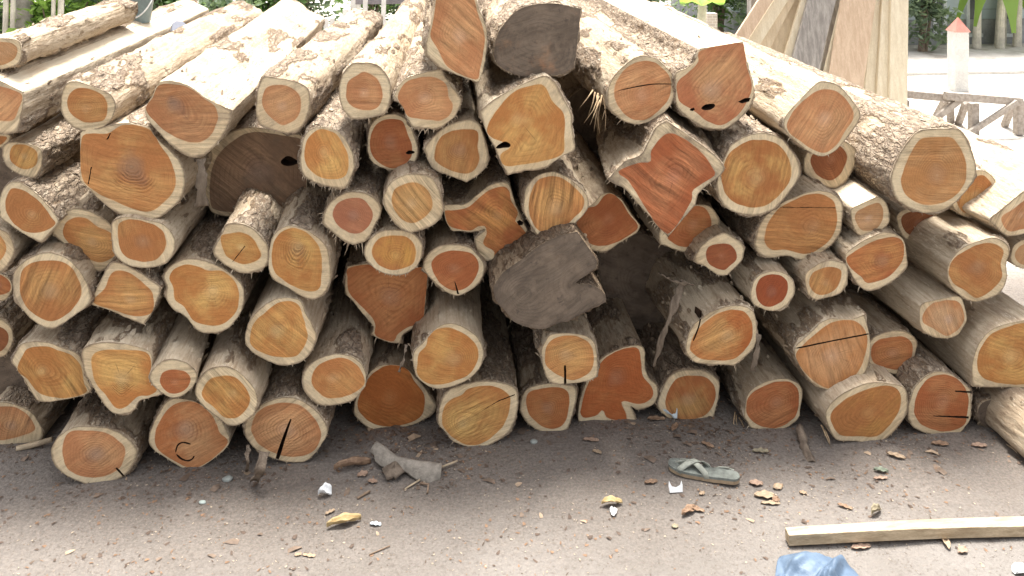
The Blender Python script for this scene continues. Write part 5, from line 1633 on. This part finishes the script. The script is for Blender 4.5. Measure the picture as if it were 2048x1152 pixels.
def banana(u, Y, h, leaves, label, mat=2, stems=1):
    x = px(u, Y)
    root = empty("banana_plant", (x, Y, 0))
    thing(root, label, "banana plant")
    for s in range(stems):
        ox, oy = (0, 0) if s == 0 else (rv.uniform(-.3, .35), rv.uniform(-.2, .3))
        mb = MB()
        mb.tube([(ox, oy, 0), (ox + .01, oy, h * .5), (ox + .03, oy, h)], [.055, .045, .035], 10)
        mb.build("stem", TKP, root)
    for a, up_, ln, w in leaves:
        dx, dy = math.cos(a), math.sin(a)
        v, f = [], []
        n = 12
        for i in range(n + 1):
            t_ = i / n
            r_ = ln * (t_ * .95)
            z = h + up_ * (t_ - 1.25 * t_ * t_) * 1.6
            ww = w * .5 * math.sin(math.pi * min(.97, max(.03, t_ * .9 + .08))) ** .7
            for q in (-1, -.5, 0, .5, 1):
                jag = 1 - .10 * ((i * 7 + int(q * 3)) % 3)
                v.append((dx * r_ - dy * q * ww * jag, dy * r_ + dx * q * ww * jag, z + abs(q) * ww * -.35))
        for i in range(n):
            for j in range(4):
                f.append([i * 5 + j, i * 5 + j + 1, (i + 1) * 5 + j + 1, (i + 1) * 5 + j])
        mesh_obj("leaf", v, f, FG[mat], root, True)
    return root

P_ = math.pi
banana(2000, 9.8, .62, [(P_, 1.0, .62, .24), (P_ * 1.12, .8, .5, .2), (P_ * 1.4, .9, .5, .24), (.1, .9, .7, .25), (P_ * 1.75, .8, .55, .22), (.5, .9, .8, .3), (P_ * .6, 1.2, .8, .3)],
       "banana plant with drooping green leaves and pale dry stems before the house", 2, 6)
banana(1400, 7.6, 1.05, [(P_ * 1.1, -.35, .5, .22), (P_ * 1.3, -.5, .55, .2), (P_ * 1.55, -.5, .55, .2), (P_ * 1.75, -.2, .5, .2), (P_ * .7, .5, .7, .25), (.3, .4, .8, .25), (P_ * .95, .1, .75, .25)],
       "young banana plant with bright green leaves behind the pile's peak", 2, 1)
shrub(px(1846, 9.7), 9.7, 1.5, .36, 1, "grey-green shrub beside the boards before the boarded house", .11, 1500)
FENCE_SHRUBS = [(-60, 10.2, 1.5, .7, 0), (45, 9.8, 1.3, .55, 1), (110, 9.2, 1.2, .5, 2), (170, 10.4, 1.6, .6, 0), (240, 9.6, 1.4, .55, 1), (340, 10.2, 1.5, .6, 0), (430, 9.4, 1.3, .6, 1), (520, 10.0, 1.4, .6, 0), (600, 10.6, 1.5, .6, 1)]
SL = ["dark green shrub at the photo's left edge behind the pile", "greyish shrub behind the pale upright stakes on the left", "light green bushy plant left of the bucket behind the logs", "deep green tall shrub behind the light green bushy plant",
      "grey-green shrub directly behind the bucket", "deep green shrub right of the bucket", "grey-green shrub behind the leaning dark branch", "dark green shrub right of the leaning dark branch", "grey-green shrub left of the picket fence"]
for (u, Y, h, rad, mt), lb in zip(FENCE_SHRUBS, SL):
    shrub(px(u, Y), Y, h, rad, mt, lb, .12, 1300)
for (u, Y, h, rad, mt), lb in zip([(735, 11.6, 1.6, .7, 0), (800, 11.9, 1.5, .6, 1), (1300, 10.5, 1.5, .7, 1), (1440, 11.0, 1.6, .6, 0), (1510, 10.6, 1.4, .6, 1)],
                                  ["dark green shrub seen through the picket fence", "grey-green shrub behind the picket fence's right half", "grey-green shrub behind the young banana plant", "dark green shrub behind the brick pillar", "grey-green shrub between the brick pillar and the leaning boards"]):
    shrub(px(u, Y), Y, h, rad, mt, lb, .12, 1200)
# pale stakes and a grey trunk on the left
for u, w, lb in ((8, .05, "pale upright stake at the photo's left edge"), (22, .045, "slim white stake right of the outermost one"), (103, .04, "white stake in front of the light green bushy plant"), (118, .055, "pinkish pole right of the white stake")):
    Y = 8.8
    x = px(u, Y)
    mb = MB()
    mb.tube([(x, Y, 0), (x + .02, Y, .8), (x, Y, 1.7)], [w * .55, w * .5, w * .42], 8)
    o = mb.build("stake", TKP, None, origin=(x, Y, 0), smooth_shade=True)
    o.location = (x, Y, 0)
    thing(o, lb, "stake", "stakes behind the left end of the pile")
x = px(42, 9.0)
root = empty("tree", (x, 9.0, 0))
thing(root, "grey tree trunk between the pale stakes on the left", "tree")
mb = MB()
mb.tube([(0, 0, 0), (.02, 0, .8), (-.03, 0, 1.8), (.05, .05, 3.0)], [.12, .09, .08, .05], 10)
for k in range(6):
    a = k * 1.05
    mb.tube([(0, 0, 1.7 + .2 * k), (math.cos(a) * .5, math.sin(a) * .5, 2.4 + .2 * k), (math.cos(a) * .9, math.sin(a) * .9, 2.9 + .2 * k)], [.04, .025, .01], 6)
mb.build("trunk", simple("trunk_grey", (.36, .33, .30), .25, 10), root, smooth_shade=True)
v, f = [], []
for _ in range(1500):
    a, rr_ = rv.uniform(0, 6.283), rv.uniform(.1, 1.2)
    p = Vector((math.cos(a) * rr_, math.sin(a) * rr_, rv.gauss(3.0, .45)))
    d = Vector((rv.gauss(0, 1), rv.gauss(0, 1), rv.gauss(-.3, .5))).normalized()
    s = d.cross(Vector((0, 0, 1))).normalized() * .035
    b = len(v)
    v += [p, p + d * .07 + s, p + d * .14, p + d * .07 - s]
    f += [[b, b + 1, b + 2, b + 3]]
mesh_obj("crown", [tuple(q) for q in v], f, FG[0], root, False)

# dark leaning branch behind the logs
Yb = 6.4
stick([at(374, -30, Yb), at(392, 10, Yb), at(404, 32, Yb), at(416, 52, Yb)] + [Vector((at(430, 80, Yb).x, Yb, 0))], [.022, .02, .018, .018, .02], ST2, "dark thin branch leaning behind the flat-topped logs")

# picket fence, white post, dark beam
FY = 8.6
WP = simple("picket_pale", (.62, .60, .57), .12, 8)
def fence():
    a, b = at(672, 60, FY), at(800, 66, FY)
    root = empty("picket_fence", ((a.x + b.x) / 2, FY, 0))
    thing(root, "low pale picket fence behind the middle of the pile", "fence")
    org = root.location
    xs = np.linspace(a.x - .1, b.x, 13)
    for i, x in enumerate(xs):
        mb = MB()
        tall = .62 + .5 * (i in (4, 6, 9)) + .03 * math.sin(i * 3)
        mb.beam((x, FY + .025, 0), (x + (.03 if tall > 1 else 0), FY + .025, tall), .045, .02, (0, 1, 0))
        mb.build("picket", WP, root, origin=org)
    for z in (.30, .38):
        mb = MB()
        mb.beam((xs[0] - .05, FY, z), (xs[-1] + .05, FY, z - .01), .03, .035, (0, 1, 0))
        mb.build("rail", TW, root, origin=org)
    mb = MB()
    x = at(693, 40, FY).x
    mb.box((x, FY - .06, .36), (.06, .05, .72))
    mb.build("gatepost", WP, root, origin=org)
fence()
def shelter():
    Ys = 9.6
    a, b = at(712, 5, Ys), at(812, 5, Ys)
    root = empty("shelter", ((a.x + b.x) / 2, Ys, 0))
    thing(root, "low open shelter with a dark beam and grey roofing sheet behind the picket fence", "shelter")
    org = root.location
    dk = simple("beam_dark", (.20, .18, .19), .2, 6)
    z = at(760, 4, Ys).z
    mb = MB()
    mb.box(((a.x + b.x) / 2, Ys, z + .10), (b.x - a.x + .1, .08, .24))
    mb.build("beam", dk, root, origin=org)
    for x in (a.x + .02, b.x - .02):
        mb = MB()
        mb.box((x, Ys + .02, (z - .02) / 2), (.06, .06, z - .02))
        mb.build("post", WP, root, origin=org)
    mb = MB()
    mb.add([(a.x - .1, Ys - .1, z + .225), (b.x + .1, Ys - .1, z + .225), (b.x + .1, Ys + 1.6, z + .6), (a.x - .1, Ys + 1.6, z + .6),
            (a.x - .1, Ys - .1, z + .235), (b.x + .1, Ys - .1, z + .235), (b.x + .1, Ys + 1.6, z + .61), (a.x - .1, Ys + 1.6, z + .61)],
           [[3, 2, 1, 0], [4, 5, 6, 7], [0, 1, 5, 4], [1, 2, 6, 5], [2, 3, 7, 6], [3, 0, 4, 7]])
    mb.build("roof", simple("sheet_grey", (.36, .36, .38), .15, 6), root, origin=org)
shelter()
# grey roofing sheet leaning behind the logs
Yq = 6.6
c4 = [at(798, 12, Yq + .3), at(838, 28, Yq + .3), at(815, 60, Yq), at(800, 50, Yq)]
vs = [tuple(p) for p in c4] + [tuple(p + Vector((0, .02, 0))) for p in c4]
c0 = c4[3]
o = mesh_obj("roofing_sheet", [tuple(Vector(p) - c0) for p in vs], [[3, 2, 1, 0], [4, 5, 6, 7], [0, 1, 5, 4], [1, 2, 6, 5], [2, 3, 7, 6], [3, 0, 4, 7]], simple("sheet_slate", (.33, .33, .36), .15, 12, .6, .4, (20, 1, 1)), None, False)
o.location = c0
thing(o, "slanting grey roofing sheet right of the picket fence", "sheet")

# brick pillar
Yk = 8.4
def pillar():
    x, zt = px(1422, Yk), at(1422, 26, Yk).z
    t = NT("pillar_blocks")
    br = t.n("ShaderNodeTexBrick")
    t.put(br.inputs['Vector'], t.vmath('ADD', t.vmath('MULTIPLY', t.obj(), (1, 1, 1)), (0, 0, 0)))
    mp = t.n("ShaderNodeVectorRotate", rotation_type='X_AXIS')
    t.put(mp.inputs['Vector'], t.obj())
    mp.inputs['Angle'].default_value = math.pi / 2
    t.put(br.inputs['Vector'], mp.outputs[0])
    br.inputs['Scale'].default_value = 9.0
    t.put(br.inputs['Color1'], (.50, .42, .37))
    t.put(br.inputs['Color2'], (.42, .36, .33))
    t.put(br.inputs['Mortar'], (.66, .63, .58))
    mat = t.done(br.outputs[0], .85)
    mb = MB()
    mb.box((0, 0, zt / 2), (.10, .10, zt))
    o = mb.build("brick_pillar", mat, None)
    o.location = (x, Yk, 0)
    thing(o, "short brick pillar left of the leaning boards", "pillar")
pillar()
# kerb line across the yard
mb = MB()
a, b = gnd(1700, 152), gnd(2300, 152)
mb.box(((a.x + b.x) / 2, a.y, .012), (b.x - a.x, .08, .03))
o = mb.build("kerb", simple("kerb_pale", (.60, .58, .54), .1, 5), None)
o["kind"] = "structure"

# ---------------------------------------------------------------- bucket and grey plastic piece on the logs
def bucket():
    p = at(274, 44, CENTRE_BASE + 1.30)
    root = empty("bucket", p)
    thing(root, "blue-grey plastic bucket with a white wire handle standing on the logs", "bucket")
    mt = simple("bucket_plastic", (.28, .38, .44), .15, 8, .45)
    h, r0, r1 = .17, .058, .078
    n = 28
    vs, fs = [], []
    prof = [(0, 0), (r0, 0), (r0 + .002, .01), (r1, h), (r1 + .006, h), (r1 + .006, h - .012), (r1 - .002, h - .001), (r0 - .003, .01), (0, .008)]
    prof = [(0.0005, 0), (r0, 0), (r1, h - .014), (r1 + .006, h - .014), (r1 + .006, h), (r1 - .003, h), (r0 - .004, .006), (.0005, .006)]
    for r_, z in prof:
        for k in range(n):
            a = 2 * math.pi * k / n
            vs.append((r_ * math.cos(a), r_ * math.sin(a), z))
    for i in range(len(prof) - 1):
        for k in range(n):
            fs.append([i * n + k, i * n + (k + 1) % n, (i + 1) * n + (k + 1) % n, (i + 1) * n + k])
    mesh_obj("body", vs, fs, mt, root, True)
    mb = MB()
    pts = []
    for k in range(15):
        a = P_ * k / 14
        pts.append((-(r1 + .004) * math.cos(a), -(r1 + .012) * math.sin(a) * .95, h - .02 - .125 * math.sin(a)))
    mb.tube(pts, .0035, 6)
    mb.build("handle", simple("handle_white", (.78, .78, .76), .05, 10), root, smooth_shade=True)
bucket()
p = at(357, 64, CENTRE_BASE + 1.25)
mb = MB()
ol = [(-.035, -.03), (.03, -.045), (.04, -.02), (.03, .025), (.005, .045), (-.025, .04), (-.038, .015)]
for k in (0, 1):
    pass
n = len(ol)
vs = [(x, y, z) for z in (0, .03) for x, y in ol]
mb.add(vs, [list(range(n))[::-1], list(range(n, 2 * n))] + [[i, (i + 1) % n, n + (i + 1) % n, n + i] for i in range(n)])
o = mb.build("plastic_scrap", simple("slate_plastic", (.13, .14, .18), .15, 10, .5), None, bevel=.006)
o.location = p
o.rotation_euler = (R(40), R(15), R(20))
thing(o, "small slate-grey rounded plastic scrap lodged between two pale logs", "plastic scrap")
